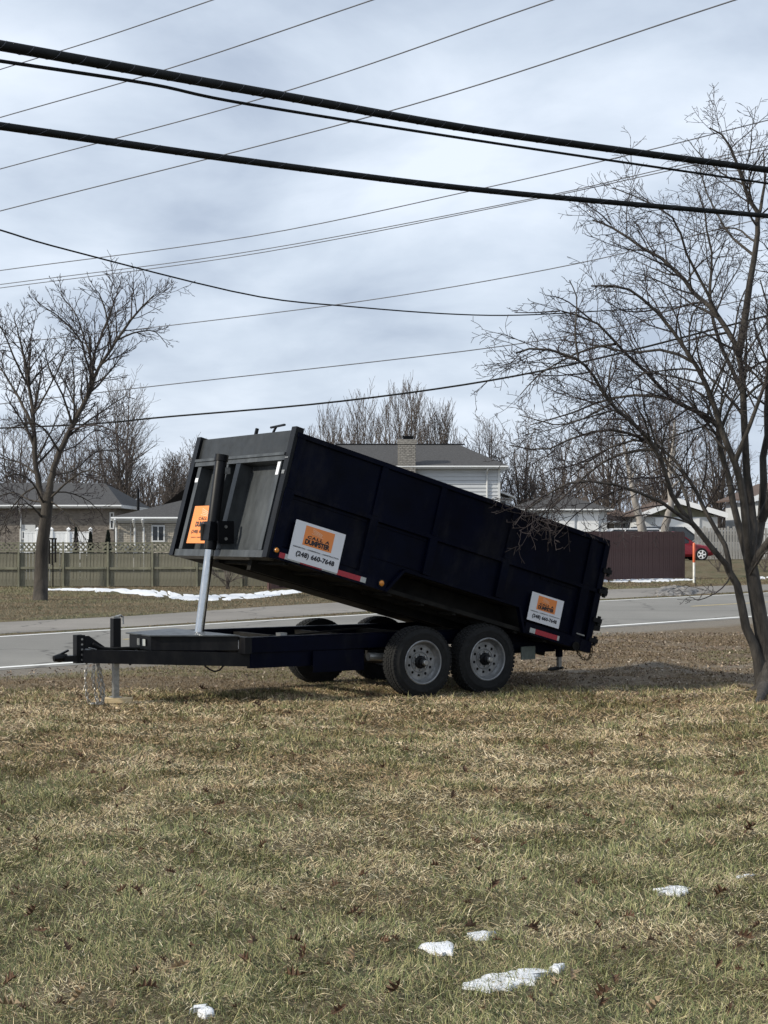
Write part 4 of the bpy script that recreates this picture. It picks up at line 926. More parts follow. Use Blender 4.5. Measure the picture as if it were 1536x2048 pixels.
# wheels
def holed_disc(R, r0, holes, th, name):
    cu = bpy.data.curves.new(name, 'CURVE'); cu.dimensions = '2D'; cu.fill_mode = 'BOTH'; cu.extrude = th/2; cu.resolution_u = 1
    def circ(cx, cz, r, n):
        s_ = cu.splines.new('POLY'); s_.points.add(n-1); s_.use_cyclic_u = True
        for k in range(n): a = 2*PI*k/n; s_.points[k].co = (cx+r*math.cos(a), cz+r*math.sin(a), 0, 1)
    circ(0, 0, R, 48)
    if r0: circ(0, 0, r0, 32)
    for cx, cz, r in holes: circ(cx, cz, r, 14)
    o = bpy.data.objects.new('tmp', cu); col.objects.link(o); dg = bpy.context.evaluated_depsgraph_get(); me = bpy.data.meshes.new_from_object(o.evaluated_get(dg))
    bpy.data.objects.remove(o); me.transform(Matrix.Rotation(PI/2, 4, 'X')); me.materials.clear(); return me
def make_wheel(u, v, side_):
    R = .388; wt = .115
    ty = MB(); pr = [(.225,-.085),(.238,-.110),(.27,-.1185),(.30,-.1185),(.303,-.1215),(.32,-.1215),(.323,-.118),(.345,-.112),(.368,-.100),(.379,-.088),(.383,-.06),(.3845,0),(.383,.06),(.379,.088),(.368,.100),(.345,.112),(.27,.117),(.225,.105),(.215,.085)]
    ty.lathe(pr, 64); N_ = 52
    for k in range(N_):                              # tread blocks
        for (y0, y1, ph, rr) in ((-.104,-.066,0,.3795),(-.056,-.022,.5,.3855),(-.013,.013,.2,.3865),(.022,.056,.7,.3855),(.066,.104,.3,.3795)):
            a = 2*PI*(k+ph)/N_; wd = R*2*PI/N_*.36; Mx = Matrix.Rotation(-a, 4, 'Y')
            zi, zo = rr-.012, rr+.006; ty.add([Mx @ Vector(p) for p in ((-wd,y0,zi),(wd,y0,zi),(wd,y1,zi),(-wd,y1,zi),(-wd,y0*1.0,zo),(wd,y0,zo),(wd,y1,zo),(-wd,y1,zo))], [(4,5,6,7),(0,1,5,4),(1,2,6,5),(2,3,7,6),(3,0,4,7)])
    wo = empty('wheel', (0,0,0)); wo.parent = T; wo.location = (u, -v, .377)
    if side_ < 0: wo.rotation_euler.z = PI
    t_ = ty.build('tyre', M['rubber'], wo, True)
    rb = MB(); rb.lathe([(.236,-.100),(.242,-.114),(.232,-.121),(.221,-.115),(.217,-.09),(.208,-.068),(.194,-.056),(.186,-.042),(.180,-.034),(.18,.08),(.21,.10)], 56); rb.build('rim', M['rim'], wo, True)
    holes = [(.145*math.cos(2*PI*k/10+.2), .145*math.sin(2*PI*k/10+.2), .0165) for k in range(10)]
    me = holed_disc(.190, .062, holes, .006, 'disc'); d = link('wheel_disc', me, M['rim'], wo); d.location.y = -.046
    MB().lathe([(.118,-.049),(.114,-.056),(.106,-.056),(.102,-.049)], 40).build('disc_ridge', M['rim'], wo, True)
    MB().lathe([(.070,-.03),(.070,-.065),(.058,-.080),(.050,-.082),(.048,-.122),(.040,-.128),(.0,-.128)], 24).build('hub', M['black'], wo, True)
    MB().lathe([(.030,-.120),(.030,-.165),(.024,-.172),(.0,-.172)], 18).build('grease_cap', M['bare'], wo, True)
    nt_ = MB()
    for k in range(8): a = 2*PI*k/8; nt_.lathe([(0,-.066),(.010,-.066),(.011,-.048)], 6, Matrix.Translation((.084*math.cos(a), 0, .084*math.sin(a))))
    nt_.build('wheel_nuts', M['bare'], wo)
    MB().lathe([(.16,.0),(.165,.06),(.0,.065)], 24).build('brake_drum', M['under'], wo, True)
    return wo
WT = 1.075
for u in (0, .87):
    make_wheel(u, WT, 1); make_wheel(u, -WT, -1)
# rear stabiliser, plate, chain
rj = part(bx(2.16, 2.22, .78, .84, .33, .62), 'stabiliser_jack', 'navy'); bx(2.168, 2.212, .788, .832, .205, .33).build('jack_leg', M['bare'], rj)
MB().lathe([(0,0),(.10,.0),(.09,.012),(0,.014)], 20, Matrix.Translation((2.14, -.81, .19)) @ Matrix.Rotation(math.radians(-10), 4, 'Y') @ Matrix.Rotation(PI/2, 4, 'X')).build('jack_foot', M['under'], rj, True)
part(bx(2.10, 2.24, .74, .86, .42, .50), 'jack_bracket', 'navy')
pl_ = MB().box(-.115, .115, -.006, .006, -.09, .06); pl_ = part(pl_, 'mud_guard_plate', 'tape_silver'); pl_.data.materials[0] = mat('dull_green_plate', (.10, .12, .105), .5, .1, .3, 20); pl_.location = (1.62, -.95, .42); pl_.rotation_euler.z = .15
part(bx(1.48, 2.10, .77, .85, .40, .532), 'rear_lower_rail', 'navy')
chain([(2.32,-.95,.44),(2.36,-1.0,.34),(2.44,-1.02,.30),(2.50,-1.02,.36),(2.50,-1.03,.48)], 'gate_chain', 'rust_chain')
# ---- the bed, in its own tilted frame: x back along the bed, y = -v, z up
PHI = math.radians(15.0); U0, Z0 = -1.885, 1.535
BM = Matrix.Translation((U0, 0, Z0)) @ Matrix.Rotation(PHI, 4, 'Y')
LB, HW, HB = 4.36, 1.16, 1.335
def bpart(mb, name, m, parent=None, sm=False):
    o = mb.build(name, M[m], parent or T, sm)
    if parent is None: o.matrix_local = BM
    return o
bed = bpart(MB().box(.0, LB, -HW+.04, HW-.04, .0, .045), 'dump_bed', 'under')
def wall_poly(s_):
    y0, y1 = s_*(HW-.075), s_*(HW-.045)
    mb = MB(); P = [(0.04,.003),(1.46,.003),(1.64,.265),(3.26,.265),(3.40,.003),(LB-.02,.003),(LB-.02,.73),(0.04,.73)]
    # built from quads so that the concave outline stays clean
    for quad in (((.04,.003),(1.46,.003),(1.46,.265),(.04,.265)), ((1.46,.003),(1.64,.265),(1.46,.265)), ((3.26,.265),(3.40,.003),(3.40,.265)), ((3.40,.003),(LB-.02,.003),(LB-.02,.265),(3.40,.265)), ((.04,.265),(LB-.02,.265),(LB-.02,.73),(.04,.73))):
        mb.prism(quad, lambda p, k: (p[0], (y0, y1)[k], p[1]))
    return mb
for s_ in (-1, 1):
    def yb(a, b): return (s_*a, s_*b) if s_ > 0 else (s_*b, s_*a)
    bpart(wall_poly(s_), 'side_panel', 'navy', bed)
    bpart(MB().box(.04, LB-.02, *yb(HW-.05, HW-.025), .732, HB-.05), 'extension_panel', 'navy', bed)
    bpart(MB().box(.0, LB, *yb(HW-.07, HW+.005), HB-.05, HB), 'top_rail', 'navy', bed)
    bpart(MB().box(.0, LB, *yb(HW-.045, HW-.005), .70, .745), 'mid_ledge', 'navy', bed)
    bpart(MB().box(.0, 1.46, *yb(HW-.045, HW), .0, .125), 'bottom_rail', 'navy', bed)
    bpart(MB().box(3.40, LB, *yb(HW-.045, HW), .0, .125), 'bottom_rail', 'navy', bed)
    for a, wd, e0 in ((.0, .11, .126), (1.08, .10, .126), (1.88, .10, .30), (2.90, .10, .30), (4.08, .12, .126), (LB-.06, .08, .126)):
        bpart(MB().box(a, a+wd, *yb(HW-.05, HW+.004), e0, .699), 'lower_rib', 'navy', bed)
        bpart(MB().box(a+.01, a+wd-.01, *yb(HW-.03, HW+.0), .746, HB-.051), 'upper_rib', 'navy', bed)
    # wheel well: trim, shelf, inner wall
    tr_ = MB()
    for p, q_ in (((1.46,.0),(1.64,.275)), ((1.64,.275),(3.26,.275)), ((3.26,.275),(3.40,.0))): tr_.bar((p[0], s_*(HW-.03), p[1]), (q_[0], s_*(HW-.03), q_[1]), .07, .035, up=(0,1,0)) if False else tr_.bar((p[0], s_*(HW-.025), p[1]), (q_[0], s_*(HW-.025), q_[1]), .07, .03)
    bpart(tr_, 'wheel_well_trim', 'navy', bed)
    sh = MB(); iw = HW-.36
    sh.prism([(1.46,.0),(1.64,.26),(3.26,.26),(3.40,.0),(3.385,.0),(3.25,.25),(1.65,.25),(1.475,.0)], lambda p, k: (p[0], s_*(iw, HW-.05)[k], p[1]))
    sh.box(1.40, 3.46, *yb(iw-.01, iw), -.05 if s_ < 0 else .03, .249)
    bpart(sh, 'wheel_well', 'under', bed)
    # framed panels low on the wall
    for a0, a1 in ((.13, 1.06), (1.20, 1.86), (3.5, 4.06)):
        z0_ = .15 if a0 != 1.20 else .32
        bpart(MB().box(a0, a1, *yb(HW-.045, HW-.035), z0_, z0_+.02), 'panel_bead', 'navy', bed); bpart(MB().box(a0, a1, *yb(HW-.045, HW-.035), .66, .68), 'panel_bead', 'navy', bed)
    bpart(MB().box(LB-.13, LB+.03, *yb(HW-.08, HW+.012), -.01, .12), 'corner_casting', 'navy', bed)
# underbody
for v, dp in ((-.48, -.11), (.30, -.035)): bpart(MB().box(.15, LB-.1, v-.04, v+.04, dp, -.002), 'bed_runner', 'under', bed)
for k in range(10): a = .22+k*.44; bpart(MB().box(a, a+.05, -HW+.06, .42, -.028, -.003), 'bed_crossmember', 'under', bed)
# front wall
fw = bpart(MB().box(.125, .145, -HW+.1, HW-.1, .0, 1.07), 'front_wall', 'front')
for v, wd in ((-1.10, .10), (1.10, .10)):
    bpart(MB().box(-.035, .06, -v-wd/2, -v+wd/2, -.01, HB+.055), 'front_post', 'black', fw)
for v in (-.93, .93): bpart(MB().box(-.015, .124, -v-.04, -v+.04, .07, 1.03), 'side_upright', 'front', fw)
for v in (-.25, .03):
    mb = MB(); mb.prism([(.124, -.055), (-.03, -.05), (-.03, .05), (.124, .055)], lambda p, k: (p[0], -v+p[1], .07+k*.96)); bpart(mb, 'front_rib', 'front', fw)
bpart(MB().box(-.03, .124, -.97-.07, .97+.07, 1.035, 1.10), 'front_rail', 'front', fw)
bpart(MB().box(-.045, -.0305, -1.04, 1.04, 1.085, 1.115), 'front_rail_lip', 'front', fw)
bpart(MB().box(.0, .03, -1.045, 1.045, 1.102, HB+.03), 'extension_board', 'front_dark', fw)
bpart(MB().box(-.02, .124, -1.04, 1.04, -.01, .065), 'bottom_beam', 'front', fw)
bpart(MB().box(-.042, -.0355, -1.12, -1.065, .88, .92), 'hook', 'bare', fw)
bpart(MB().box(-.040, -.0355, -1.125, -1.06, 1.05, 1.062), 'hook', 'bare', fw)
pn_ = MB().box(-.019, -.016, -.955, -.895, .88, 1.02); bpart(pn_, 'warning_label', 'white')
pn_ = MB().box(-.019, -.016, .895, .965, .85, .90); bpart(pn_, 'warning_label', 'white')
# side mark of silver paint wear and tarp hardware on top
th_ = MB(); th_.box(.0, .03, -.20, -.17, HB+.031, HB+.10); bpart(th_, 'tarp_bracket', 'black')
th_ = MB(); th_.bar((.01, -.58, HB+.03), (.01, -.62, HB+.10), .02); th_.bar((.01, -.50, HB+.09), (.01, -.80, HB+.105), .02, .018); bpart(th_, 'tarp_bracket', 'black')
# tailgate
tgt = bpart(MB().box(LB, LB+.035, -HW+.03, HW-.03, .02, HB-.02), 'tailgate', 'navy')
for v in (-1.05, -.05, .05, 1.05): bpart(MB().box(LB+.035, LB+.075, -v-.045, -v+.045, .02, HB-.03), 'gate_upright', 'navy', tgt)
for e in (.95, .70, .36, .12):
    bpart(MB().box(LB-.02, LB+.11, -HW-.02, -HW+.06, e, e+.05).tube([(LB+.09, -HW+.02, e-.03), (LB+.09, -HW+.02, e+.08)], .022, 8), 'hinge', 'black', tgt)
bpart(MB().tube([(LB+.13, -HW+.15, .05), (LB+.13, -HW+.15, 1.1)], .018, 8), 'lock_rod', 'black', tgt)
for e in (.28, .70): bpart(MB().box(LB+.075, LB+.17, -HW+.06, -HW+.16, e, e+.10), 'latch', 'black', tgt)
bpart(MB().box(LB-.22, LB-.10, -HW-.014, -HW-.001, .16, .175), 'scrape_mark', 'bare')
# reflective tape and lamps
def tape(a, b, m): bpart(MB().box(a, b, -HW-.004, -HW-.001, .022, .078), 'reflective_tape', m)
for a, b, m_ in ((.10,.17,'tape_red'),(.17,.36,'tape_silver'),(.36,.63,'tape_red'),(.63,.82,'tape_silver'),(.82,1.12,'tape_red'),(1.12,1.19,'tape_silver'),(3.47,3.55,'tape_silver'),(3.55,3.88,'tape_red'),(3.88,3.91,'tape_silver')): tape(a, b, m_)
for a, e, r in ((.055, .085, .026), (1.385, .07, .032)):
    o = bpart(MB().lathe([(r*1.3, 0), (r*1.3, -.012), (r, -.014)], 20, Matrix.Translation((a, -HW-.001, e))), 'marker_light', 'rubber', None, True)
    MB().lathe([(r, -.012), (r*.8, -.022), (r*.4, -.026), (0, -.027)], 20, Matrix.Translation((a, -HW-.001, e))).build('lens', M['amber'], o, True)
o = bpart(MB().lathe([(.05, 0), (.05, -.012), (.036, -.012), (.036, -.004), (0, -.004)], 20, Matrix.Translation((4.16, -HW-.013, .02))), 'marker_light', 'under', None, True)
# signs
def text_mesh(s, x0, x1, z0, z1, bold=.0, shear=0, space=1.0):
    cu = bpy.data.curves.new('t', 'FONT'); cu.body = s; cu.size = 1; cu.offset = bold; cu.shear = shear; cu.space_character = space; cu.resolution_u = 3
    o = bpy.data.objects.new('t', cu); col.objects.link(o); dg = bpy.context.evaluated_depsgraph_get(); me = bpy.data.meshes.new_from_object(o.evaluated_get(dg)); bpy.data.objects.remove(o)
    co = np.empty(len(me.vertices)*3); me.vertices.foreach_get('co', co); co = co.reshape(-1, 3); mn, mx_ = co.min(0), co.max(0)
    co[:, 0] = x0+(co[:, 0]-mn[0])/(mx_[0]-mn[0])*(x1-x0); zz = z0+(co[:, 1]-mn[1])/(mx_[1]-mn[1])*(z1-z0)
    out = np.stack([co[:, 0], np.zeros(len(co)), zz], 1); me.vertices.foreach_set('co', out.ravel()); me.materials.clear(); me.update(); return me
def logo(parent, x0, z0, w_, h_, m, y):
    """a small open-topped tipper box drawn in strokes"""
    P = lambda a, b: (x0+a*w_, y, z0+b*h_); mb = MB(); t = h_*.07
    for a, b in (((0,1),(.12,.25)), ((0,1),(.98,.32)), ((.12,.25),(.86,.0)), ((.98,.32),(.86,.0)), ((.25,.72),(.33,.28)), ((.45,.62),(.50,.22)), ((.66,.50),(.68,.14)), ((.06,.62),(.92,.16)), ((-.08,.02),(1.1,-.28))): mb.bar(P(*a), P(*b), t, .0012, up=(0,1,0)) if False else mb.bar(P(*a), P(*b), .0012, t)
    return mb.build('logo', m, parent)
def sign(a0, e0, w_, h_, mats=('white', 'orange', 'ink'), front=False, extra=None):
    """sign drawn in its own x,z plane facing -y, then put on the bed"""
    o = MB().box(0, w_, -.003, .003, 0, h_).build('sign', M[mats[0]], T)
    if front: Mx = BM @ Matrix.Translation((-.036, -a0, e0)) @ Matrix.Rotation(-PI/2, 4, 'Z')
    else: Mx = BM @ Matrix.Translation((a0, -HW-.009, e0))
    o.matrix_local = Mx
    def tx(s, x0, x1, z0, z1, m, **k):
        me = text_mesh(s, x0*w_, x1*w_, z0*h_, z1*h_, **k); t = link('lettering', me, M[m] if isinstance(m, str) else m, o); t.location.y = -.0065; return t
    if front:
        tx('CALL A', .27, .73, .62, .70, 'ink', bold=.02, space=1.25, shear=.15); tx('DUMPSTER', .20, .80, .44, .58, 'ink', bold=.035, space=.9)
        tx('(248) 660-7648', .10, .90, .24, .36, 'ink', bold=.01); tx('RESIDENTIAL - COMMERCIAL - CONSTRUCTION', .14, .86, .14, .17, 'ink', bold=.015)
        logo(o, .34*w_, .76*h_, .28*w_, .17*h_, M['peach'], -.0045)
    else:
        pnl = MB().box(.21*w_, .79*w_, -.0045, -.0032, .44*h_, .93*h_).build('logo_panel', M['orange'], o)
        logo(o, .36*w_, .765*h_, .20*w_, .125*h_, M['peach'], -.0055)
        tx('CALL A', .28, .72, .625, .70, 'ink', bold=.05, space=1.3, shear=.1); tx('DUMPSTER', .25, .745, .475, .61, 'ink', bold=.055, space=.92)
        tx('RESIDENTIAL - COMMERCIAL - CONSTRUCTION', .05, .96, .335, .365, 'ink', bold=.03); tx('(248) 660-7648', .13, .90, .10, .265, 'ink', bold=.04, space=1.05)
    return o
s1_ = sign(.20, .035, .62, .42); s1_['label'] = 'larger white and orange sign near the bed front'
s2_ = sign(3.39, .155, .475, .325); s2_['label'] = 'smaller white and orange sign near the bed rear'
s3_ = sign(-.76, .13, .62, .43, ('orange', 'orange', 'ink'), front=True); s3_['label'] = 'orange sign on the front wall behind the lifting cylinder'
# hydraulic cylinder
c0, c1 = Vector((-2.11, 0, .69)), Vector((-1.835, 0, 2.63)); cdv = (c1-c0).normalized()
cy = MB().tube([c0+cdv*.92, c0+cdv*.93, c1-cdv*.07, c1-cdv*.06], [.055, .066, .066, .062], 24); cy = part(cy, 'hydraulic_cylinder', 'black', None, True)
MB().tube([c0-cdv*.05, c0+cdv*.93], .050, 24).build('chrome_rod', M['chrome'], cy, True)
MB().tube([c1-cdv*.07, c1], .076, 24).build('end_cap', M['black'], cy, True)
MB().box(-.03, .10, -.055, -.005, -.03, .04).build('hose_fitting', M['bare'], cy).location = c1-cdv*.18
br_ = MB(); q0 = c0+cdv*1.12
br_.bar(q0+cdv*-.10, q0+cdv*.10, .15, .14, up=(1,0,0)); br_.box(q0.x+.0, q0.x+.19, -.145, -.13, q0.z-.13, q0.z+.11); br_.box(q0.x+.03, q0.x+.19, .11, .125, q0.z-.13, q0.z+.11)
br_.bar(q0+Vector((0,-.12,-.12)), q0+Vector((.19,-.12,-.12)), .025); br_.bar(q0+Vector((0,-.12,.10)), q0+Vector((.19,-.12,.10)), .025)
bk = br_.build('trunnion_bracket', M['black'], cy)
MB().tube([q0+Vector((-.06,.09,-.10)), q0+Vector((-.06,.09,.08))], .032, 12).build('trunnion_pin', M['under'], cy, True)
for z_ in (-.08, .05): MB().lathe([(0,-.01),(.018,-.01),(.018,0)], 8, Matrix.Translation(q0+Vector((.09,-.145,z_)))).build('bolt', M['bare'], cy)
# wood under the jack
gj = Vector((math.cos(TH)*-3.08+TX, math.sin(TH)*-3.08+TY, 0))
wb = empty('wood_block', (gj.x, gj.y, 0), TH-.5, 'short pale pine block under the tongue jack foot', 'wood block')
wb.location.z = float(gh(gj.x, gj.y))
MB().box(-.13, .18, -.09, .07, .012, .061).build('block', M['pine'], wb)
pk = MB().box(-.06, .38, -.02, .10, .0, .011).box(.0, .5, .11, .16, .0, .012).build('thin_plank', M['pine'], None); pk.location = (gj.x+.02, gj.y, wb.location.z); pk.rotation_euler.z = TH-.42
tag(pk, 'thin split pine board lying beneath the jack block', 'plank')

# ------------------------------------------------------------------ overhead lines
def wire(name, P, r, m, label, cat, group=None, n=40, sides=8, ext_=1.0, twist=0):
    """P: (px, py, Y) knots; extended well past the frame at both ends"""
    pts = [at(*p) for p in P]; a = pts[0]+(pts[0]-pts[1])*ext_; b = pts[-1]+(pts[-1]-pts[-2])*ext_; pts = [a]+pts+[b]
    o = MB().tube(spline(pts, n), r, sides).build(name, m, None, True)
    if label: tag(o, label, cat, group)
    return o, spline(pts, n)
def helix(parent, line, r, rw, turns, m, name='lashing_wire'):
    mb = MB(); n = turns*10; pts = []
    for k in range(n+1):
        t = k/n*(len(line)-1); i = min(int(t), len(line)-2); p = line[i].lerp(line[i+1], t-i); d = (line[i+1]-line[i]).normalized(); s_ = d.cross(Vector((0,0,1))).normalized(); u_ = s_.cross(d)
        a = 2*PI*k/10; pts.append(p+(s_*math.cos(a)+u_*math.sin(a))*r)
    mb.tube(pts, rw, 4); return mb.build(name, m, parent)
K = wire('utility_cable', [(0,91,10.5),(560,191,13),(1000,267,15.3),(1536,340,18)], .036, M['cable'], 'thickest black lashed cable bundle, topmost of the three heavy lines', 'cable', sides=12)
K[0].data.materials[0] = M['cable']
helix(K[0], K[1], .0365, .0016, 60, M['wire'])
Lc = wire('utility_cable', [(0,122,10.5),(300,168,11.8),(500,209,12.8),(1000,288,15.3),(1536,367,18)], .0125, M['cable'], 'thin black cable hanging just under the topmost heavy bundle', 'cable')
Mc = wire('utility_cable', [(0,252,10.5),(560,331,13),(1000,384,15.3),(1536,432,18)], .027, M['cable'], 'heavy black cable, lowest of the three heavy lines', 'cable', sides=12)
helix(Mc[0], Mc[1], .0272, .0012, 40, M['wire'])
for i, (P, r, lab) in enumerate((
 ([(0,139,26),(200,77,24),(425,0,22)], .0085, 'thin wire crossing the top left corner of the sky'),
 ([(0,235,28),(335,138,25),(745,0,22)], .0095, 'second thin rising wire from the top left corner'),
 ([(0,338,30),(560,186,26),(1105,0,22)], .010, 'third thin rising wire, leaving the top edge right of centre'),
 ([(0,422,32),(780,222,27),(1470,0,22)], .011, 'fourth thin rising wire, leaving the top edge near the right corner'),
 ([(0,541,48),(500,473,44),(950,380,40),(1290,302,37),(1505,248,36)], .013, 'thin wire rising right below the heavy cables to the tree top'),
 ([(0,569,50),(500,503,46),(1060,398,41),(1310,342,39)], .012, 'upper of two close parallel wires'),
 ([(0,576,50),(500,509,46),(1060,401,41),(1330,343,39)], .012, 'lower of two close parallel wires'),
 ([(-60,695,60),(330,652,56),(760,597,52),(1150,528,48),(1450,455,45)], .015, 'thin wire below the black service line, crossing above mid sky'),
 ([(-60,815,60),(320,771,58),(970,697,54),(1300,640,52),(1600,575,50)], .017, 'thin wire above the lowest line, passing through the near tree'),
)):
    wire('overhead_wire', P, r, M['wire'], lab, 'wire', 'thin overhead wires')
wire('service_line', [(0,460,22),(140,501,23.5),(500,590,27),(700,613,29.5),(900,628,32),(1050,630,34),(1250,619,37)], .0125, M['cable'], 'black sagging service line from left edge into the near tree crown', 'cable')
wire('service_line', [(-40,858,60),(180,848,58),(330,834,57),(650,806,55),(950,766,53),(1200,716,51),(1500,640,49)], .030, M['cable'], 'lowest and thickest of the background lines, above the trailer', 'cable')

# ------------------------------------------------------------------ grass, litter, leaves
def grass():
    N = 520000; r = RN.rand(N)
    y0, y1 = 4.6, 19.8; e = -.55                             # more blades per square metre near the camera
    y = (y0**(e+1)+(r)*(y1**(e+1)-y0**(e+1)))**(1/(e+1)); hwid = y*.2327*1.12+.55; x = (RN.rand(N)*2-1)*hwid
    # clumping
    cl = vnoise(x, y, .16, 21)*.6+vnoise(x, y, .055, 22)*.4; keep = RN.rand(N) < .35+1.1*cl
    keep &= (y+1.1*(vnoise(x, y, .7, 5)-.5)) < 18.9+.0*x
    x, y, cl = x[keep], y[keep], cl[keep]; n = len(x)
    gn = .30*vnoise(x, y, 1.5, 31)+.36*vnoise(x, y, .42, 32)+.34*vnoise(x+.3*y, y, .14, 33)
    greenf = .10+.66*smooth(.36, .72, gn+.23*(1-smooth(5.5, 12.5, y))-.05*smooth(11, 16, y))
    isg = RN.rand(n) < greenf*.9
    L = RN.gamma(5, .0060, n)*(.9+.5*cl); L *= 1+.25*isg; L = np.clip(L, .015, .10)*(1+.035*(y-6))
    wd = (.0010+.0009*RN.rand(n))*np.clip(y/6.5, .8, 2.4)
    az = RN.rand(n)*2*PI; mat_az = 2*PI*vnoise(x, y, .33, 41); az = np.where(RN.rand(n) < .5, mat_az+RN.randn(n)*.7, az)
    lean = np.where(isg, RN.uniform(.35, 1.25, n), RN.uniform(.9, 1.50, n))
    d = np.stack([np.cos(az)*np.sin(lean), np.sin(az)*np.sin(lean), np.cos(lean)], 1)
    p0 = np.stack([x, y, gh(x, y)+RN.rand(n)*.012*(lean > 1.0)-.004], 1)
    up = np.zeros((n, 3)); up[:, 2] = 1
    droop = RN.uniform(-.1, .55, n)[:, None]
    p1 = p0+d*(L*.55)[:, None]; d2 = d-up*droop; d2 /= np.linalg.norm(d2, axis=1, keepdims=True); p2 = p1+d2*(L*.45)[:, None]
    p1[:, 2] = np.maximum(p1[:, 2], p0[:, 2]+.004); p2[:, 2] = np.maximum(p2[:, 2], p0[:, 2]+.003)
    sd = np.cross(d, up); sd /= np.linalg.norm(sd, axis=1, keepdims=True)+1e-6; tw = RN.randn(n, 3)*.35; sd = sd+tw; sd /= np.linalg.norm(sd, axis=1, keepdims=True); sd *= wd[:, None]
    V = np.stack([p0-sd, p0+sd, p1+sd*.8, p1-sd*.8, p2], 1).reshape(-1, 3)
    b = np.arange(n)[:, None]*5; Fq = np.concatenate([b+np.array([[0,1,2,3]]), b+np.array([[3,2,4]])], 1).ravel(); sizes = np.tile([4, 3], n)
    straw = np.array([[.56,.475,.295],[.46,.37,.22],[.33,.255,.15],[.68,.60,.42],[.18,.12,.072]]); gr = np.array([[.155,.175,.072],[.10,.125,.055],[.25,.25,.115],[.31,.29,.14]])
    c = np.where(isg[:, None], gr[RN.randint(0, 4, n)], straw[RN.choice(5, n, p=[.3,.28,.18,.12,.12])]); c = c*(.75+.5*RN.rand(n))[:, None]
    brn = smooth(.42, .75, .6*vnoise(x, y*2, .9, 51)+.4*vnoise(x, y*2, .22, 52))*(.25+.75*smooth(8, 13, y)); c = c*(1-brn[:, None]*.30)*np.array([1.02, .93, .85])**brn[:, None]*(np.array([1.03, .97, .98])**smooth(9, 15, y)[:, None])
    o = np_mesh('lawn_grass', V, Fq, sizes, M['blade'], None, np.repeat(c, 5, 0)); tag(o, 'matted straw and green winter grass of the near lawn', 'grass', kind='stuff'); print('blades', n)
grass()
def far_grass():
    N = 300000; y = np.where(RN.rand(N) < .4, RN.uniform(17.5, 29, N), RN.uniform(17.5, 71, N)); x = RN.uniform(-.27, .27, N)*y; s = sdist(x, y)
    # verge this side, strip and lawn on the far side
    nearv = (s > 1.3)&(y < 30)&(vnoise(x, y, .5, 61)*.7+.3*vnoise(x, y, .12, 62)+.22*(1-smooth(-3, 1, x)) > .40); 
    def side_of(P, x, y):
        out = np.full(len(x), 1e9); 
        Px = np.array([p.x for p in P]); Py = np.array([p.y for p in P]); return y-np.interp(x, Px, Py)
    beyond = side_of(pf, x, y) > .1; between = (side_of(farL, x, y) > .5)&(side_of(pn, x, y) < -.1)
    keep = nearv|beyond|(between&(RN.rand(N) < .8)); keep &= ~((y > 66)&(x < 0))
    for top, bot in STR:
        tX = [p.x for p in top]; keep &= ~((x > tX[0])&(x < tX[-1])&(y < np.interp(x, tX, [p.y for p in top])+.1)&(y > np.interp(x, [p.x for p in bot], [p.y for p in bot])-.1))
    x, y = x[keep], y[keep]; n = len(x)
    L = .035*(1+y*.015)*RN.uniform(.5, 1.3, n); wd = .00016*y*RN.uniform(.6, 1.3, n)+.001; az = RN.rand(n)*2*PI; lean = RN.uniform(.6, 1.35, n)
    d = np.stack([np.cos(az)*np.sin(lean), np.sin(az)*np.sin(lean), np.cos(lean)], 1); p0 = np.stack([x, y, gh(x, y)-.004], 1); sd = np.stack([wd, wd*0, wd*0], 1)
    V = np.stack([p0-sd, p0+sd, p0+d*L[:, None]], 1).reshape(-1, 3)
    pal = np.array([[.26,.20,.125],[.19,.145,.09],[.14,.10,.065],[.20,.185,.10],[.13,.135,.07]]); g_ = vnoise(x, y, 3.0, 71); w_ = np.where(g_ > .55, 3, 0)
    c = np.where((g_ > .55)[:, None], pal[RN.choice([0,3,4,3], n)], pal[RN.choice([0,1,2,1], n)])*(.8+.4*RN.rand(n))[:, None]
    np_mesh('verge_grass', V, np.arange(3*n), np.full(n, 3), M['blade'], None, np.repeat(c, 3, 0)); tag(bpy.data.objects['verge_grass'], 'sparse brown grass of the verges and lawns along the road', 'grass', kind='stuff')
far_grass()
def litter():
    N = 34000; y = RN.uniform(17.3, 30, N); x = RN.uniform(-.27, .30, N)*y; s = sdist(x, y); keep = (s > .6)&(RN.rand(N) < (.15+.85*vnoise(x, y, .6, 81))*(.35+.65*smooth(-2, 2, x))); x, y = x[keep], y[keep]; n = len(x)
    c0_ = np.stack([x, y, gh(x, y)+.004], 1); a = RN.rand(n)*2*PI; l = RN.uniform(.006, .024, n); u = np.stack([np.cos(a), np.sin(a), RN.randn(n)*.35], 1)*l[:, None]; v_ = np.stack([-np.sin(a), np.cos(a), RN.randn(n)*.35], 1)*(l*RN.uniform(.2, .8, n))[:, None]
    hh = np.stack([0*a, 0*a, RN.rand(n)*.02], 1)
    V = np.stack([c0_-u-v_+hh, c0_+u-v_*.6, c0_+u*.7+v_+hh, c0_-u*.8+v_], 1).reshape(-1, 3)
    pal = np.array([[.19,.135,.095],[.28,.215,.155],[.12,.085,.065],[.40,.34,.27],[.24,.19,.15]]); c = pal[RN.choice(5, n, p=[.3,.28,.2,.07,.15])]*(.7+.6*RN.rand(n))[:, None]
    np_mesh('leaf_litter', V, np.arange(4*n), np.full(n, 4), M['litter'], None, np.repeat(c, 4, 0)); tag(bpy.data.objects['leaf_litter'], 'crumbled brown leaves and wood chips on the bare verge', 'litter', kind='stuff')
litter()
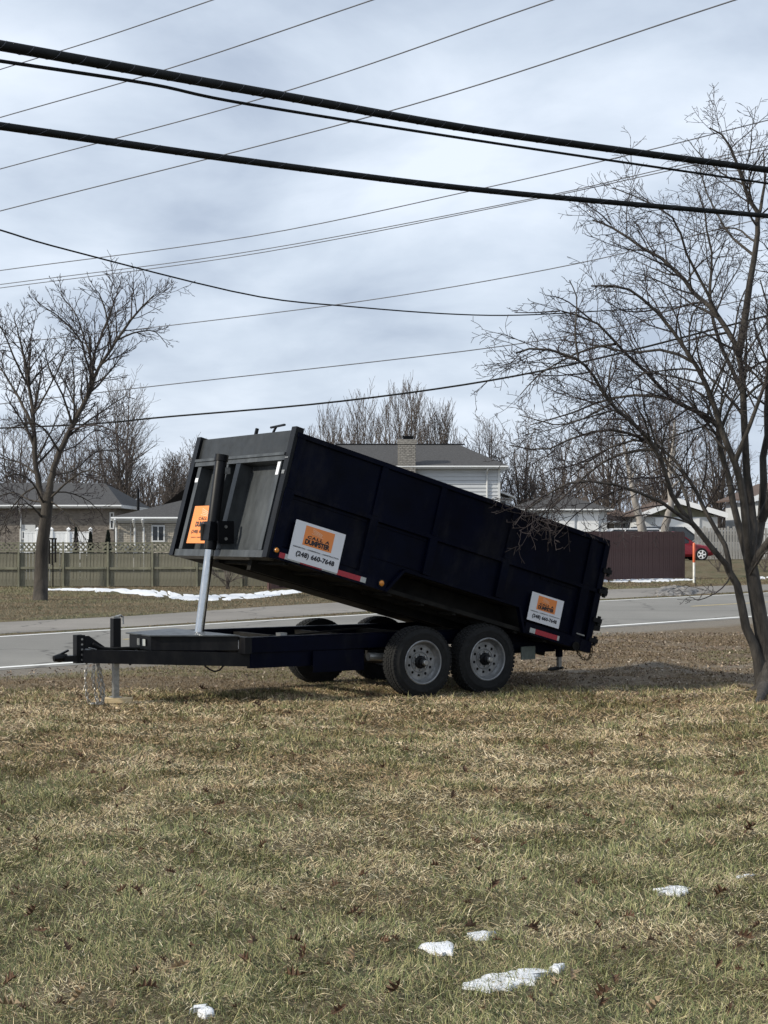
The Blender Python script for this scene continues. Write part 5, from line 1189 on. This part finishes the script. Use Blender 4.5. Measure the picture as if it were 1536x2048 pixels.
def leaf_mesh(seed, m):
    rng = random.Random(seed); L = .058; P = [(0,-1.25,.03),(0,-.95,.04)]
    half = [(.28,-.62),(.14,-.45),(.55,-.25),(.20,-.10),(.62,.22),(.22,.30),(.42,.62),(.14,.66),(.0,.98)]
    mb = MB(); ctr = []
    for i, y in enumerate((-.95,-.5,-.05,.35,.7,.98)): ctr.append((0, y, .0))
    R_ = [(x+rng.uniform(-.05,.05), y) for x, y in half]; Lf = [(-x+rng.uniform(-.05,.05), y) for x, y in half]
    cu = rng.uniform(1.0, 2.4); cv = rng.uniform(-.8, 1.3)
    def b(x, y): return (x*L*(1-.25*cu*abs(x)), y*L, L*(cu*x*x+cv*.4*y*y+.25*math.sin(3*y+seed)*x))
    for side_, sg in ((R_, 1), (Lf, -1)):
        pts = [b(0, -.95)]+[b(x, y) for x, y in side_]; spine = [b(0, p[1]) for p in [(0,-.95)]+side_]; n = len(pts)
        for i in range(n-1): mb.add([spine[i], pts[i], pts[i+1], spine[i+1]], [(0,1,2,3)] if sg > 0 else [(3,2,1,0)])
    mb.tube([b(0,-1.3), b(0,-.9)], .0012, 4); o = mb.build('fallen_leaf', m, None, False, fix=False); me = o.data; bpy.data.objects.remove(o); return me
LM = [leaf_mesh(k, M['leaf']) for k in range(5)]; LT = [leaf_mesh(k+20, M['leaf_tan']) for k in range(4)]
def leaf(px, py, s, tan=False, label=None, rng=random.Random(2), shared=True):
    p = gp(px, py); o = bpy.data.objects.new('fallen_leaf', rng.choice(LT if tan else LM)); col.objects.link(o)
    o.location = (p.x, p.y, float(gh(p.x, p.y))+.030*s+.008); o.scale = (s, s, s); o.rotation_euler = (rng.uniform(-.9, .9), rng.uniform(-.9, .9), rng.uniform(0, 6.28))
    tag(o, label or ('tan curled leaf lying in the grass' if tan else 'dark brown curled oak leaf lying in the grass'), 'leaf', 'tan leaves scattered on the lawn' if tan else 'brown leaves scattered on the lawn')
for px, py, s, tn, lab in ((792,2004,1.15,0,'large brown oak leaf at the bottom centre of the lawn'),(970,2042,1.0,1,'reddish tan leaf cut by the bottom edge, right of centre'),(160,2000,.9,1,'pale tan leaf flat in the grass near the bottom left corner'),
    (15,2018,1.0,1,'big pale leaf at the bottom left corner'),(608,1925,1.0,0,'brown leaf left of the diamond snow patch'),(590,1972,1.1,0,'dark brown leaf above the bottom centre left'),(360,1945,1.0,1,'pinkish tan leaf in the lower left lawn'),
    (168,1755,1.1,1,'pale upright leaf at left in the green grass'),(1065,1872,1.0,0,'rust brown leaf right of the thin snow patch'),(1205,2008,1.0,0,'dark leaf at the bottom right'),(1250,1655,1.1,1,'pale upright leaf in the right middle lawn'),
    (765,1549,1.1,0,'upright dark leaf in the centre of the upper lawn'),(930,1553,1.1,0,'upright dark leaf right of centre in the upper lawn'),(437,1472,1.0,0,'dark leaf in the upper left lawn'),(185,1549,1.0,0,'small dark leaf at the left of the upper lawn'),
    (440,1620,.9,0,'small dark leaf left of the lawn centre'),(1500,1668,1.2,0,'wide brown leaf near the right edge'),(1487,1884,1.0,0,'dark leaf by the right edge, low in the lawn'),(1145,1962,1.0,1,'slim tan leaf right of the long snow wedge'),
    (515,1418,1.3,0,'dark leaf cluster near the trailer wheels'),(475,1506,1.1,0,'flat brown leaf left of centre in the upper lawn'),(766,1900,.9,0,'small rust leaf left of the diamond snow patch'),(405,1385,1.4,0,'dark leaf under the trailer tongue'),(710,1928,1.0,1,'pale crumpled leaf left of the snow, near the bottom')):
    leaf(px, py, s*.85, bool(tn), lab)
rl = random.Random(9)
for k in range(190):
    py = 1395+650*rl.random()**1.5; px = rl.uniform(-30, 1566); leaf(px, py, rl.uniform(.45, .9), rl.random() < .15, rng=rl)
# small bare shrub in front of the wooden fence, and two more
far_tree(455, 1112, 55.5, 52, 51, 'small spreading bare shrub below the trailer bed at the foot of the fence', 9, None, name='bare_shrub', cat='shrub', dens=2.0)
far_tree(1437, 1098, 74, 22, 52, 'small bare shrub beside the red car', 5, None, name='bare_shrub', cat='shrub', dens=2.0)
far_tree(1530, 1092, 74, 30, 53, 'reddish bare shrub at the right edge behind the near tree', 7, None, name='bare_shrub', cat='shrub', dens=2.0)
# dark trellis beside the lawn tree
tr = empty('garden_trellis', ((106-768)/F*57.3, 57.3, 0), 0, 'dark wooden trellis leaning by the fence right of the lawn tree trunk', 'trellis')
for k, (px, a, b) in enumerate(((99,1080,1128),(105,1078,1130),(111,1076,1125))): MB().box((px-106)/57.6-.03, (px-106)/57.6+.03, -.03, .0, CH-(b-HZ)/57.6, CH-(a-HZ)/57.6).build('slat', M['under'], tr)
MB().box(-.16, .14, -.05, -.031, CH-(1079-HZ)/57.6, CH-(1077-HZ)/57.6+.02).build('crosspiece', M['under'], tr)
MB().box(-.02, .02, -.03, .0, 0, .8).build('stake', M['under'], tr)
sc.render.resolution_x = 768; sc.render.resolution_y = 1024
